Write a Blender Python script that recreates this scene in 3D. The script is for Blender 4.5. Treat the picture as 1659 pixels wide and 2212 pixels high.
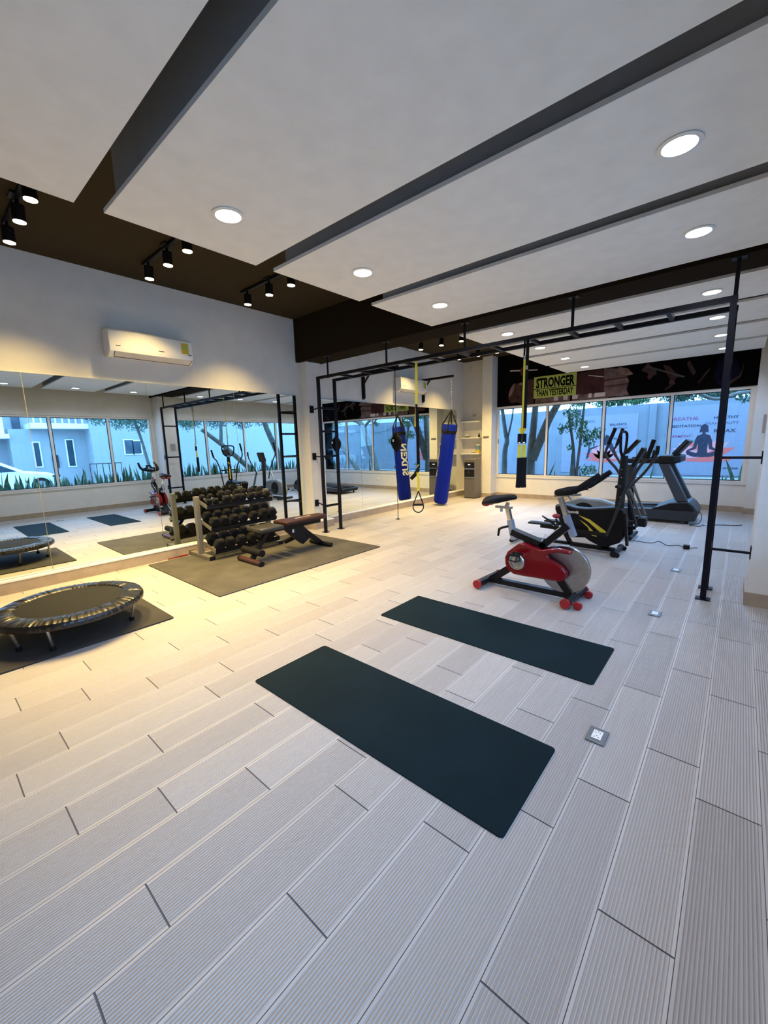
import bpy, bmesh, math, random
from mathutils import Vector, Matrix, Euler
random.seed(7)
sc = bpy.context.scene
for o in list(bpy.data.objects): bpy.data.objects.remove(o)
COL = sc.collection
PI = math.pi; R = math.radians

# ------------------------------------------------------------------ camera, world, exposure
cam = bpy.data.cameras.new('camera'); camo = bpy.data.objects.new('camera', cam); COL.objects.link(camo)
FPX = 885.6; PITCH, YAW, ROLL = R(9.44), R(40.97), R(-1.613)
cam.sensor_fit = 'VERTICAL'; cam.sensor_height = 36.0; cam.lens = 36.0 * FPX / 2212.0
cam.clip_start = .05; cam.clip_end = 200
fw = Vector((-math.sin(YAW)*math.cos(PITCH), math.cos(YAW)*math.cos(PITCH), -math.sin(PITCH)))
rt = Vector((math.cos(YAW), math.sin(YAW), 0)); up = rt.cross(fw)
r2 = rt*math.cos(ROLL) + up*math.sin(ROLL); u2 = -rt*math.sin(ROLL) + up*math.cos(ROLL)
M = Matrix((r2, u2, -fw)).transposed().to_4x4(); M.translation = (0, 0, 1.5)
camo.matrix_world = M; sc.camera = camo
sc.view_settings.view_transform = 'Standard'; sc.view_settings.look = 'None'
sc.view_settings.gamma = 1; sc.view_settings.use_curve_mapping = False
sc.view_settings.exposure = 0.28
W = bpy.data.worlds.new('world'); sc.world = W; W.use_nodes = True
bg = W.node_tree.nodes['Background']; bg.inputs[0].default_value = (.27, .55, 1.0, 1); bg.inputs[1].default_value = 9.0
DOWN_W, SPOT_W = 36.0, 215.0          # watts of the recessed lamps and of the track spots
DOWN_C, SPOT_C = (.80, .84, 1.0), (1.0, .69, .245)

# ------------------------------------------------------------------ materials
MAT = {}
def mat(name, col, rough=.6, metal=0, bump=0, bscale=40, emit=0, var=0, vscale=6, spec=.5, coat=0):
    if name in MAT: return MAT[name]
    m = bpy.data.materials.new(name); m.use_nodes = True; nt = m.node_tree; b = nt.nodes['Principled BSDF']
    b.inputs['Base Color'].default_value = (*col, 1); b.inputs['Roughness'].default_value = rough
    b.inputs['Metallic'].default_value = metal; b.inputs['Specular IOR Level'].default_value = spec
    b.inputs['Coat Weight'].default_value = coat
    if emit: b.inputs['Emission Color'].default_value = (*col, 1); b.inputs['Emission Strength'].default_value = emit
    tc = nt.nodes.new('ShaderNodeTexCoord')
    n = nt.nodes.new('ShaderNodeTexNoise'); n.inputs['Scale'].default_value = vscale; n.inputs['Detail'].default_value = 5
    nt.links.new(tc.outputs['Object'], n.inputs['Vector'])
    v = var if var else .04
    mr = nt.nodes.new('ShaderNodeMapRange'); mr.inputs['From Min'].default_value = .3; mr.inputs['From Max'].default_value = .7
    mr.inputs['To Min'].default_value = 1-v; mr.inputs['To Max'].default_value = 1+v
    nt.links.new(n.outputs['Fac'], mr.inputs['Value'])
    mx = nt.nodes.new('ShaderNodeMix'); mx.data_type = 'RGBA'; mx.blend_type = 'MULTIPLY'; mx.inputs['Factor'].default_value = 1
    mx.inputs['A'].default_value = (*col, 1); nt.links.new(mr.outputs['Result'], mx.inputs['B'])
    if not emit: nt.links.new(mx.outputs['Result'], b.inputs['Base Color'])
    if bump:
        n2 = nt.nodes.new('ShaderNodeTexNoise'); n2.inputs['Scale'].default_value = bscale; n2.inputs['Detail'].default_value = 4
        nt.links.new(tc.outputs['Object'], n2.inputs['Vector'])
        bp = nt.nodes.new('ShaderNodeBump'); bp.inputs['Strength'].default_value = bump; bp.inputs['Distance'].default_value = .005
        nt.links.new(n2.outputs['Fac'], bp.inputs['Height']); nt.links.new(bp.outputs['Normal'], b.inputs['Normal'])
    MAT[name] = m; return m
white_wall = mat('white_plaster', (.70, .69, .66), .85, bump=.15, bscale=120)
panel_white = mat('panel_white', (.82, .82, .81), .9, bump=.1, bscale=150)
dark_ceil = mat('brown_paint', (.042, .033, .021), .95, spec=.1, bump=.15, bscale=90)
beam_paint = mat('beam_paint', (.019, .014, .010), .95, spec=.05)
box_grey = mat('recess_grey', (.36, .36, .365), .9)
tile_tan = mat('skirting_tile', (.36, .29, .22), .5, var=.12, vscale=9)
ledge_w = mat('ledge_white', (.75, .74, .72), .4)
black_m = mat('black_paint', (.005, .005, .007), .38, spec=.25)
rig_m = mat('rig_paint', (.003, .0035, .009), .5, spec=.18)
black_p = mat('black_plastic', (.006, .006, .007), .5, spec=.25)
black_f = mat('black_fabric', (.007, .007, .008), .9, spec=.2, bump=.4, bscale=300)
rubber = mat('rubber_hex', (.009, .009, .010), .45, spec=.16, bump=.2, bscale=200)
rubmat = mat('rubber_floor', (.052, .049, .045), .9, bump=.3, bscale=160, var=.28, vscale=3.2)
rubmat2 = mat('rubber_floor_dark', (.027, .0255, .025), .9, bump=.3, bscale=160, var=.2, vscale=4)
yoga_m = mat('yoga_foam', (.0025, .012, .018), .8, spec=.12, bump=.25, bscale=400, var=.15, vscale=3)
chrome = mat('chrome', (.75, .76, .78), .14, metal=1)
steel = mat('brushed_steel', (.46, .46, .47), .3, metal=1, var=.1, vscale=40)
rackgrey = mat('rack_grey', (.17, .165, .155), .45, metal=.2)
red_m = mat('red_gloss', (.165, .001, .005), .25, coat=.35, spec=.3)
redcap = mat('red_plastic', (.30, .008, .012), .45)
blue_v = mat('blue_vinyl', (.001, .012, .26), .5, spec=.15, bump=.12, bscale=14)
yellow_m = mat('yellow_web', (.78, .60, .03), .7)
yellow2 = mat('yellow_paint', (.62, .48, .04), .45)
white_p = mat('white_plastic', (.82, .82, .80), .28, coat=.3)
cream_p = mat('cream_plastic', (.72, .66, .58), .4)
dgrey = mat('dark_grey', (.022, .024, .028), .5, spec=.3)
mgrey = mat('mid_grey', (.028, .032, .038), .45, spec=.3)
garden_w = mat('garden_wall_paint', (.165, .178, .20), .9, bump=.2, var=.1, vscale=2)
wall_blue = mat('street_wall', (.28, .29, .30), .85, bump=.1)
concrete = mat('concrete', (.42, .42, .40), .9, bump=.3, var=.12)
grass = mat('lawn', (.05, .12, .03), .95, bump=.6, bscale=60, var=.4, vscale=3)
soil = mat('soil', (.09, .075, .055), .95, bump=.5, var=.3)
leafm = mat('leaf', (.055, .13, .045), .7, var=.5, vscale=3)
leaf2 = mat('leaf_dark', (.035, .085, .045), .7, var=.5, vscale=3)
snake = mat('snake_leaf', (.065, .12, .055), .55, var=.5, vscale=22)
bark = mat('bark', (.10, .09, .075), .95, bump=.8, bscale=30, var=.35, vscale=8)
frame_w = mat('window_frame_white', (.74, .74, .74), .4)
glassdark = mat('house_glass', (.03, .05, .07), .1)
carpaint = mat('car_white', (.72, .74, .76), .2, coat=.6)
ink = mat('ink_black', (.0035, .003, .004), .95, spec=.05)
lime = mat('poster_lime', (.42, .50, .10), .7)
mural_w = mat('banner_white', (.205, .205, .25), .7)
txt_nav = mat('mural_navy', (.012, .012, .03), .8)
txt_pur = mat('mural_purple', (.20, .035, .10), .7)
txt_grey = mat('mural_grey', (.085, .085, .12), .7)
lot1 = mat('mural_coral', (.60, .10, .08), .7); lot2 = mat('mural_pink', (.66, .22, .20), .7); lot3 = mat('mural_pale', (.52, .25, .25), .7)
skin_d = mat('poster_skin', (.065, .034, .033), .9, spec=.1, var=.45, vscale=6); skin_l = mat('poster_skin_light', (.24, .15, .13), .9, spec=.1, var=.35, vscale=6)
post_br = mat('poster_brown', (.065, .026, .03), .9, spec=.1, var=.5, vscale=3); post_wh = mat('poster_pale', (.52, .46, .45), .7)
post_blue = mat('poster_blue', (.006, .007, .022), .95, spec=.1, var=.5, vscale=5)
lens_c = mat('lamp_cool', (.93, .96, 1.0), emit=14); lens_w = mat('lamp_warm', (1.0, .86, .56), emit=16)
screen_m = mat('screen_dark', (.01, .012, .015), .15)
redbr = mat('red_vinyl', (.030, .012, .010), .45, spec=.25)

def simple(name):
    m = bpy.data.materials.new(name); m.use_nodes = True; nt = m.node_tree
    for n in list(nt.nodes): nt.nodes.remove(n)
    return m, nt, nt.nodes.new('ShaderNodeOutputMaterial')
mirror_m, nt, out = simple('mirror_silver')
g = nt.nodes.new('ShaderNodeBsdfGlossy'); g.inputs['Color'].default_value = (.78, .84, .82, 1); g.inputs['Roughness'].default_value = 0.0
n = nt.nodes.new('ShaderNodeTexNoise'); n.inputs['Scale'].default_value = .35
tcn = nt.nodes.new('ShaderNodeTexCoord'); nt.links.new(tcn.outputs['Object'], n.inputs['Vector'])
bp = nt.nodes.new('ShaderNodeBump'); bp.inputs['Strength'].default_value = .05; bp.inputs['Distance'].default_value = .006
nt.links.new(n.outputs['Fac'], bp.inputs['Height']); nt.links.new(bp.outputs['Normal'], g.inputs['Normal'])
nt.links.new(g.outputs[0], out.inputs[0])
glass_m, nt, out = simple('window_glass')
t = nt.nodes.new('ShaderNodeBsdfTransparent'); t.inputs[0].default_value = (.86, .93, .95, 1)
g = nt.nodes.new('ShaderNodeBsdfGlossy'); g.inputs['Roughness'].default_value = .01
f = nt.nodes.new('ShaderNodeFresnel'); f.inputs[0].default_value = 1.35
mx = nt.nodes.new('ShaderNodeMixShader'); nt.links.new(f.outputs[0], mx.inputs[0]); nt.links.new(t.outputs[0], mx.inputs[1]); nt.links.new(g.outputs[0], mx.inputs[2])
nt.links.new(mx.outputs[0], out.inputs[0])

# ribbed porcelain plank: UV u runs across a plank (0..1), v along it in metres; second UV layer holds a per-plank random
plank_m = bpy.data.materials.new('ribbed_plank'); plank_m.use_nodes = True; nt = plank_m.node_tree; b = nt.nodes['Principled BSDF']
N = nt.nodes.new; LK = nt.links.new
def math_(op, a, bb=None, c=None):
    m = N('ShaderNodeMath'); m.operation = op
    for i, v in enumerate((a, bb, c)):
        if v is None: continue
        if isinstance(v, (int, float)): m.inputs[i].default_value = v
        else: LK(v, m.inputs[i])
    return m.outputs[0]
uv = N('ShaderNodeUVMap'); uv.uv_map = 'plank'; sep = N('ShaderNodeSeparateXYZ'); LK(uv.outputs[0], sep.inputs[0])
uv2 = N('ShaderNodeUVMap'); uv2.uv_map = 'rnd'; sep2 = N('ShaderNodeSeparateXYZ'); LK(uv2.outputs[0], sep2.inputs[0])
U = sep.outputs[0]; V = sep.outputs[1]
ph = math_('MULTIPLY', U, 2*PI*19); s_ = math_('SINE', ph); ridge = math_('MULTIPLY_ADD', s_, .5, .5)
edge = math_('ABSOLUTE', math_('SUBTRACT', U, .5)); inside = math_('LESS_THAN', edge, .455)
groove = math_('MULTIPLY', ridge, inside)
comb = N('ShaderNodeCombineXYZ'); LK(math_('MULTIPLY', U, 8), comb.inputs[0]); LK(math_('MULTIPLY', V, 1.3), comb.inputs[1]); LK(math_('MULTIPLY', sep2.outputs[0], 40), comb.inputs[2])
gr = N('ShaderNodeTexNoise'); gr.inputs['Scale'].default_value = 3; gr.inputs['Detail'].default_value = 6; LK(comb.outputs[0], gr.inputs['Vector'])
ramp = N('ShaderNodeMix'); ramp.data_type = 'RGBA'; ramp.inputs['A'].default_value = (.36, .335, .325, 1); ramp.inputs['B'].default_value = (.50, .475, .46, 1)
f1 = math_('MULTIPLY_ADD', sep2.outputs[0], .55, math_('MULTIPLY', gr.outputs['Fac'], .6)); LK(f1, ramp.inputs['Factor'])
mul = N('ShaderNodeMix'); mul.data_type = 'RGBA'; mul.blend_type = 'MULTIPLY'; LK(ramp.outputs['Result'], mul.inputs['A']); mul.inputs['B'].default_value = (.60, .60, .63, 1)
LK(math_('MULTIPLY', math_('POWER', groove, 1.5), .58), mul.inputs['Factor']); LK(mul.outputs['Result'], b.inputs['Base Color'])
b.inputs['Roughness'].default_value = .42
bp = N('ShaderNodeBump'); bp.inputs['Strength'].default_value = .9; bp.inputs['Distance'].default_value = .003; bp.invert = True
LK(groove, bp.inputs['Height']); LK(bp.outputs['Normal'], b.inputs['Normal'])
grout = mat('grout', (.12, .115, .125), .9)

# ------------------------------------------------------------------ mesh helpers
OFF = {}
class MB:
    def __init__(s): s.v = []; s.f = []
    def add(s, vs, fs):
        n = len(s.v); s.v += [tuple(v) for v in vs]; s.f += [tuple(n+i for i in f) for f in fs]; return s
    def box(s, x0, x1, y0, y1, z0, z1):
        return s.add([(x, y, z) for x in (x0, x1) for y in (y0, y1) for z in (z0, z1)],
                     [(0, 1, 3, 2), (4, 6, 7, 5), (0, 4, 5, 1), (2, 3, 7, 6), (0, 2, 6, 4), (1, 5, 7, 3)])
    def bar(s, a, b, w, h, upv=(0, 0, 1)):      # rectangular bar from a to b, w sideways, h along upv
        a = Vector(a); b = Vector(b); d = (b-a).normalized(); u = Vector(upv)
        if abs(d.dot(u)) > .98: u = Vector((1, 0, 0))
        sd = d.cross(u).normalized(); u = sd.cross(d).normalized(); p = []
        for c in (a, b):
            for i, j in ((-1, -1), (1, -1), (1, 1), (-1, 1)): p.append(c + sd*(w/2*i) + u*(h/2*j))
        return s.add(p, [(3, 2, 1, 0), (4, 5, 6, 7), (0, 1, 5, 4), (1, 2, 6, 5), (2, 3, 7, 6), (3, 0, 4, 7)])
    def tube(s, pts, r, n=12, cap=True, close=False):
        pts = [Vector(p) for p in pts]; rs = r if isinstance(r, (list, tuple)) else [r]*len(pts)
        m = len(pts); V = []; prev = None
        for i, p in enumerate(pts):
            if close: d = (pts[(i+1) % m]-pts[i-1]).normalized()
            elif i == 0: d = (pts[1]-p).normalized()
            elif i == m-1: d = (p-pts[-2]).normalized()
            else: d = ((pts[i+1]-p).normalized() + (p-pts[i-1]).normalized()).normalized()
            if prev is None:
                u = Vector((0, 0, 1)) if abs(d.z) < .9 else Vector((1, 0, 0)); u = (u-d*u.dot(d)).normalized()
            else: u = (prev-d*prev.dot(d)).normalized()
            prev = u; w = d.cross(u)
            for k in range(n):
                a = 2*PI*k/n; V.append(p+(u*math.cos(a)+w*math.sin(a))*rs[i])
        F = []
        for i in range(m if close else m-1):
            j = (i+1) % m
            for k in range(n): F.append((i*n+k, i*n+(k+1) % n, j*n+(k+1) % n, j*n+k))
        if cap and not close: F.append(tuple(range(n-1, -1, -1))); F.append(tuple((m-1)*n+k for k in range(n)))
        return s.add(V, F)
    def cyl(s, a, b, r, n=20): return s.tube([a, b], r, n)
    def lathe(s, prof, c=(0, 0, 0), ax='z', n=32, cap=True):   # prof: (radius, height) pairs
        V = []; F = []; m = len(prof)
        for r, h in prof:
            for k in range(n):
                a = 2*PI*k/n; x, y = r*math.cos(a), r*math.sin(a)
                q = {'z': (x, y, h), 'x': (h, x, y), 'y': (y, h, x)}[ax]
                V.append((q[0]+c[0], q[1]+c[1], q[2]+c[2]))
        for i in range(m-1):
            for k in range(n): F.append((i*n+k, i*n+(k+1) % n, (i+1)*n+(k+1) % n, (i+1)*n+k))
        if cap and prof[0][0] > 1e-5: F.append(tuple(range(n-1, -1, -1)))
        if cap and prof[-1][0] > 1e-5: F.append(tuple((m-1)*n+k for k in range(n)))
        return s.add(V, F)
    def prism(s, poly, d0, d1, plane='xz'):          # poly in the named plane, extruded over the third axis
        def P(a, b, c): return {'xz': (a, c, b), 'xy': (a, b, c), 'yz': (c, a, b)}[plane]
        n = len(poly); V = [P(a, b, d0) for a, b in poly]+[P(a, b, d1) for a, b in poly]
        return s.add(V, [tuple(range(n)), tuple(range(2*n-1, n-1, -1))]+[(i, i+n, (i+1) % n+n, (i+1) % n) for i in range(n)])
    def sphere(s, c, r, n=16, sc_=(1, 1, 1)):
        V = []; F = []; m = n//2
        for i in range(m+1):
            t = PI*i/m
            for k in range(n):
                a = 2*PI*k/n; V.append((c[0]+r*sc_[0]*math.sin(t)*math.cos(a), c[1]+r*sc_[1]*math.sin(t)*math.sin(a), c[2]+r*sc_[2]*math.cos(t)))
        for i in range(m):
            for k in range(n): F.append((i*n+k, (i+1)*n+k, (i+1)*n+(k+1) % n, i*n+(k+1) % n))
        return s.add(V, F)
    def build(s, name, m, parent=None, bevel=0, smooth=True, seg=2, origin=None):
        me = bpy.data.meshes.new(name)
        off = Vector((0, 0, 0))
        if parent is not None: off = OFF.get(parent.name, Vector((0, 0, 0)))
        else:
            if origin is None:
                xs = [v[0] for v in s.v]; ys = [v[1] for v in s.v]; zs = [v[2] for v in s.v]
                origin = ((min(xs)+max(xs))/2, (min(ys)+max(ys))/2, min(zs))
            off = Vector(origin)
        me.from_pydata([tuple(Vector(v)-off) for v in s.v], [], s.f); me.validate()
        bm = bmesh.new(); bm.from_mesh(me); bmesh.ops.remove_doubles(bm, verts=bm.verts, dist=1e-6)
        bmesh.ops.recalc_face_normals(bm, faces=bm.faces); bm.to_mesh(me); bm.free()
        me.materials.append(m); o = bpy.data.objects.new(name, me); COL.objects.link(o)
        if parent is not None: o.parent = parent
        else: o.location = off
        OFF[o.name] = off
        if smooth:
            for p in me.polygons: p.use_smooth = True
            me.set_sharp_from_angle(angle=R(35))
        if bevel:
            md = o.modifiers.new('bevel', 'BEVEL'); md.width = bevel; md.segments = seg; md.limit_method = 'ANGLE'; md.angle_limit = R(40)
        return o
def tag(o, label=None, cat=None, group=None, kind=None):
    if label: o['label'] = label
    if cat: o['category'] = cat
    if group: o['group'] = group
    if kind: o['kind'] = kind
    return o
def empty(name, loc, label, cat, group=None, rz=0):
    o = bpy.data.objects.new(name, None); COL.objects.link(o); o.empty_display_size = .05
    o.location = loc; o.rotation_euler = (0, 0, rz); OFF[o.name] = Vector(loc) if not rz else Vector((0, 0, 0)); return tag(o, label, cat, group)
def local_empty(name, label, cat, group=None):
    o = bpy.data.objects.new(name, None); COL.objects.link(o); o.empty_display_size = .05; OFF[o.name] = Vector((0, 0, 0)); return tag(o, label, cat, group)
def struct(name, mb, m, **k): return tag(mb.build(name, m, smooth=False, **k), kind='structure')
KIDS = {}
def kids(o): return [c for c in bpy.data.objects if c.parent == o]
def copy_tree(o, label, loc=None, rot=None, group=None):
    def rec(a, par):
        c = a.copy(); COL.objects.link(c)
        if par is not None: c.parent = par
        for ch in kids(a): rec(ch, c)
        return c
    c = rec(o, None); c['label'] = label
    if group: c['group'] = group
    if loc is not None: c.location = loc
    if rot is not None: c.rotation_euler = rot
    return c
def text(body, size, m, Mw, name='lettering', parent=None, ext=.001, bold=0, xs=1, align='LEFT', sp=1, mirror=False):
    cu = bpy.data.curves.new('t', 'FONT'); cu.body = body; cu.size = size; cu.extrude = ext; cu.offset = bold; cu.align_x = align; cu.space_character = sp
    cu.resolution_u = 2
    t = bpy.data.objects.new('t', cu); COL.objects.link(t)
    dg = bpy.context.evaluated_depsgraph_get(); me = bpy.data.meshes.new_from_object(t.evaluated_get(dg))
    bpy.data.objects.remove(t); bpy.data.curves.remove(cu)
    me.transform(Matrix.Diagonal((xs, 1, 1, 1))); me.transform(Mw)
    off = OFF.get(parent.name, Vector()) if parent else Vector()
    me.transform(Matrix.Translation(-off)); me.materials.clear(); me.materials.append(m)
    o = bpy.data.objects.new(name, me); COL.objects.link(o)
    if parent: o.parent = parent
    OFF[o.name] = off; return o
def frame(o, x, y):   # matrix: text plane origin o, right vector x, up vector y
    x = Vector(x).normalized(); y = Vector(y).normalized(); z = x.cross(y); m = Matrix((x, y, z)).transposed().to_4x4(); m.translation = o; return m

# ------------------------------------------------------------------ room shell
XW, XR, YB, YF, ZC, ZP = -5.98, .62, -3.0, 10.42, 3.634, 2.94
# floor: individual ribbed planks over a grout bed
PW, PLN, S0 = .205, .914, -1.658
offs = [.64, .24, .535, .85, .34, .135]
V = []; F = []; UV = []; RN = []
n0 = int((XW-S0)/PW)-1; n1 = int((XR-S0)/PW)+1; gp = .0022
for r in range(n0, n1+1):
    xa = S0+r*PW+gp/2; xb = xa+PW-gp
    if xb < XW or xa > XR: continue
    o0 = offs[(r+9) % 6]; k0 = int((YB-o0)/PLN)-1
    for k in range(k0, 20):
        ya = o0+k*PLN+.0028; yb = ya+PLN-.0056
        if ya > YF: break
        n = len(V); V += [(xa, ya, 0), (xb, ya, 0), (xb, yb, 0), (xa, yb, 0)]; F.append((n, n+1, n+2, n+3))
        UV.append([(0, 0), (1, 0), (1, PLN), (0, PLN)]); RN.append(random.random())
me = bpy.data.meshes.new('floor'); me.from_pydata(V, [], F)
l1 = me.uv_layers.new(name='plank'); l2 = me.uv_layers.new(name='rnd')
for p in me.polygons:
    for j, li in enumerate(p.loop_indices): l1.data[li].uv = UV[p.index][j]; l2.data[li].uv = (RN[p.index], 0)
nf = len(me.vertices)
bm = bmesh.new(); bm.from_mesh(me)
vs = [bm.verts.new(c) for c in [(XW-.2, YB-.1, -.0025), (XR+.2, YB-.1, -.0025), (XR+.2, YF+.2, -.0025), (XW-.2, YF+.2, -.0025)]]
vb = [bm.verts.new(c) for c in [(XW-.2, YB-.1, -.15), (XR+.2, YB-.1, -.15), (XR+.2, YF+.2, -.15), (XW-.2, YF+.2, -.15)]]
gf = [bm.faces.new(vs), bm.faces.new(vb[::-1])]+[bm.faces.new((vs[i], vb[i], vb[(i+1) % 4], vs[(i+1) % 4])) for i in range(4)]
for q in gf: q.material_index = 1
bm.to_mesh(me); bm.free()
me.materials.append(plank_m); me.materials.append(grout)
fo = bpy.data.objects.new('floor', me); COL.objects.link(fo); fo['kind'] = 'structure'

struct('ceiling', MB().box(XW-.15, XR+.15, YB-.15, YF+.25, ZC, ZC+.15), dark_ceil)
for a, b in [(-1.41, -.36), (-.19, .859), (1.012, 2.064), (2.229, 3.258), (3.440, 4.562), (5.24, 6.14), (6.31, 7.38), (7.55, 8.61), (8.78, 9.86)]:
    o = struct('ceiling_panel', MB().box(-3.08, .155, a, b, ZP, ZP+.026), panel_white)
    bx = MB().box(-2.95, .10, a+.035, b-.06, ZP+.026, ZC).build('support_box', box_grey, smooth=False); bx['kind'] = 'structure'
struct('ceiling_beam', MB().box(XW, XR, 4.66, 5.09, 2.932, ZC), beam_paint)
struct('wall_left', MB().box(XW-.15, XW, YB-.15, YF+.25, -.1, ZC), white_wall)
struct('wall_back', MB().box(XW, XR, YB-.15, YB, -.1, ZC), white_wall)
# far wall: niche wall and parapet + header around the window band
WY0, WZ0, WZ1 = .56, .56, 2.36
fwall = MB().box(XW, -4.98, YF, YF+.2, -.1, ZC).box(-4.98, .09, YF, YF+.2, -.1, WZ0).box(-4.98, .09, YF, YF+.2, WZ1, ZC).box(.09, XR+.15, YF, YF+.2, -.1, ZC)
struct('wall_far', fwall, white_wall)
# right wall with two window bays
rw = MB()
for a, b in ((-1.4, 4.62), (5.17, 10.2)):
    rw.box(XR, XR+.15, a, b, -.1, .64).box(XR, XR+.15, a, b, 2.39, ZC)
rw.box(XR, XR+.15, YB, -1.4, -.1, ZC).box(XR, XR+.15, 4.62, 5.17, -.1, ZC).box(XR, XR+.15, 10.2, YF+.2, -.1, ZC)
struct('wall_right', rw, white_wall)
struct('column', MB().box(.145, XR, 4.69, 5.13, 0, 2.932), white_wall)
struct('column', MB().box(XW, -5.79, 4.73, 5.05, 0, 2.932), white_wall)
struct('column', MB().box(-5.25, -4.98, 10.1, YF, 0, ZC), white_wall)
struct('column', MB().box(.13, XR, 10.24, YF, 0, ZC), white_wall)
# skirting
struct('baseboard_left', MB().box(XW, -5.885, YB, 4.66, 0, .125).box(XW, -5.70, 4.66, 5.12, 0, .125).box(XW, -5.885, 5.12, YF, 0, .125), tile_tan)
struct('trim_1', MB().box(XW, -5.88, YB, 4.655, .125, .150).box(XW, -5.695, 4.655, 5.125, .125, .150).box(XW, -5.88, 5.125, YF, .125, .150), ledge_w, bevel=.006)
struct('baseboard_far', MB().box(-5.88, -5.25, YF-.015, YF, 0, .11).box(-5.265, -4.965, 10.085, 10.10, 0, .11).box(-4.98, -4.965, 10.10, YF, 0, .11).box(-4.965, .13, YF-.015, YF, 0, .11).box(.115, XR, 10.225, 10.24, 0, .11), tile_tan)
struct('baseboard_right', MB().box(XR-.015, XR, YB, 4.69, 0, .11).box(.13, XR, 4.675, 4.69, 0, .12).box(.13, .145, 4.69, 5.13, 0, .12).box(.13, XR, 5.13, 5.145, 0, .12).box(XR-.015, XR, 5.145, 10.24, 0, .11), tile_tan)
# windows
def window(name, axis, fixed, spans, z0, z1, depth=.06, fw_=.045):
    """spans: pane edges along the other axis"""
    mb = MB(); d0, d1 = fixed, fixed+depth
    def bx(a, b, c, d): mb.box(a, b, d0, d1, c, d) if axis == 'x' else mb.box(d0, d1, a, b, c, d)
    bx(spans[0], spans[-1], z0, z0+fw_); bx(spans[0], spans[-1], z1-fw_, z1)
    for i, s in enumerate(spans):
        a = s if i == 0 else s-fw_/2; a = s-fw_ if i == len(spans)-1 else a; bx(a, a+fw_, z0+fw_, z1-fw_)
    w = tag(mb.build(name, frame_w, smooth=False), kind='structure')
    for i in range(len(spans)-1):
        a, b = spans[i]+fw_/2+.004, spans[i+1]-fw_/2-.004; g0 = fixed+depth*(.35 if i % 2 else .6)
        q = MB().box(a, b, g0, g0+.006, z0+fw_, z1-fw_) if axis == 'x' else MB().box(g0, g0+.006, a, b, z0+fw_, z1-fw_)
        q.build('pane', glass_m, w, smooth=False)
        k = MB(); t_ = .014
        for (p, q_, r_, s_) in ((a, b, z0+fw_, z0+fw_+t_), (a, b, z1-fw_-t_, z1-fw_), (a, a+t_, z0+fw_, z1-fw_), (b-t_, b, z0+fw_, z1-fw_)):
            k.box(p, q_, g0-.004, g0+.010, r_, s_) if axis == 'x' else k.box(g0-.004, g0+.010, p, q_, r_, s_)
        k.build('gasket', black_p, w, smooth=False)
    return w
w1 = window('window_1', 'x', YF+.02, [-4.98, -3.68, -2.42, -1.16, .09], WZ0, WZ1)
MB().box(-4.945, -4.935, YF+.005, YF+.02, 1.42, 1.54).build('window_latch', black_p, w1)
w2 = window('window_2', 'y', XR+.03, [-1.4, -.07, 1.15, 2.38, 3.6, 4.62], .64, 2.39)
w3 = window('window_3', 'y', XR+.03, [5.17, 6.2, 7.5, 8.75, 10.2], .64, 2.39)
struct('trim_2', MB().box(-4.98, .12, YF-.02, YF+.02, WZ0-.03, WZ0), ledge_w)
struct('trim_3', MB().box(XR-.02, XR+.03, -1.4, 4.62, .61, .64).box(XR-.02, XR+.03, 5.17, 10.2, .61, .64), ledge_w)

# ------------------------------------------------------------------ wall mirrors
seams1 = [-.29, .95, 2.19, 3.43, 4.66]; seams2 = [5.10, 6.18, 7.42, 8.68, 9.99]
names1 = ['frameless wall mirror at the left edge of the photo beside the trampoline', 'frameless wall mirror between trampoline and dumbbell rack, under the air conditioner', 'frameless wall mirror directly behind the dumbbell rack', 'frameless wall mirror behind the bench, ending at the left column']
names2 = ['frameless wall mirror beside the ladder of the black rig, past the column', 'frameless wall mirror behind the double end bag', 'frameless wall mirror behind the blue punching bag', 'frameless wall mirror in the far corner beside the white shelves']
for seams, nm in ((seams1, names1), (seams2, names2)):
    for i in range(4):
        tag(MB().box(XW+.004, XW+.022, seams[i]+.0025, seams[i+1]-.0025, .155, 2.37 if seams is seams1 else 2.35).build('wall_mirror', mirror_m, smooth=False), nm[i], 'mirror', 'wall mirrors')

# ------------------------------------------------------------------ lamps
def lamp(kind, name, loc, power, col, **k):
    l = bpy.data.lights.new(name, kind); l.energy = power; l.color = col
    for a, b in k.items(): setattr(l, a, b)
    o = bpy.data.objects.new(name, l); COL.objects.link(o); o.location = loc; return o
rows = [('nearest', 1.54), ('second', 2.76), ('third', 3.95), ('fourth', 5.63), ('fifth', 6.85), ('sixth', 8.08), ('farthest', 9.32)]
dl = None
for side, x in (('left', -2.56), ('right', -.365)):
    for nm, y in (rows if side == 'left' else [('added out of view overhead, nearest', .33)]+rows):  # right row continued with an unseen downlight, added to brighten the near floor
        lab = 'round recessed ceiling downlight, %s from the camera in the %s row' % (nm, side)
        if dl is None:
            dl = empty('downlight', (x, y, ZP), lab, 'ceiling light', 'recessed ceiling downlights')
            MB().lathe([(.074, 0), (.095, -.001), (.098, -.006), (.078, -.010), (.070, -.002)], (x, y, ZP), n=36, cap=False).build('trim_ring', white_p, dl)
            MB().lathe([(.0001, -.0035), (.072, -.0035), (.072, -.0005), (.0001, -.0005)], (x, y, ZP), n=36).build('lens', lens_c, dl)
        else: copy_tree(dl, lab, (x, y, ZP))
        lo = lamp('SPOT', 'downlight_lamp', (x, y, ZP-.03), DOWN_W, DOWN_C, spot_size=R(150), spot_blend=.6, shadow_soft_size=.07)
tl = None
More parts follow.
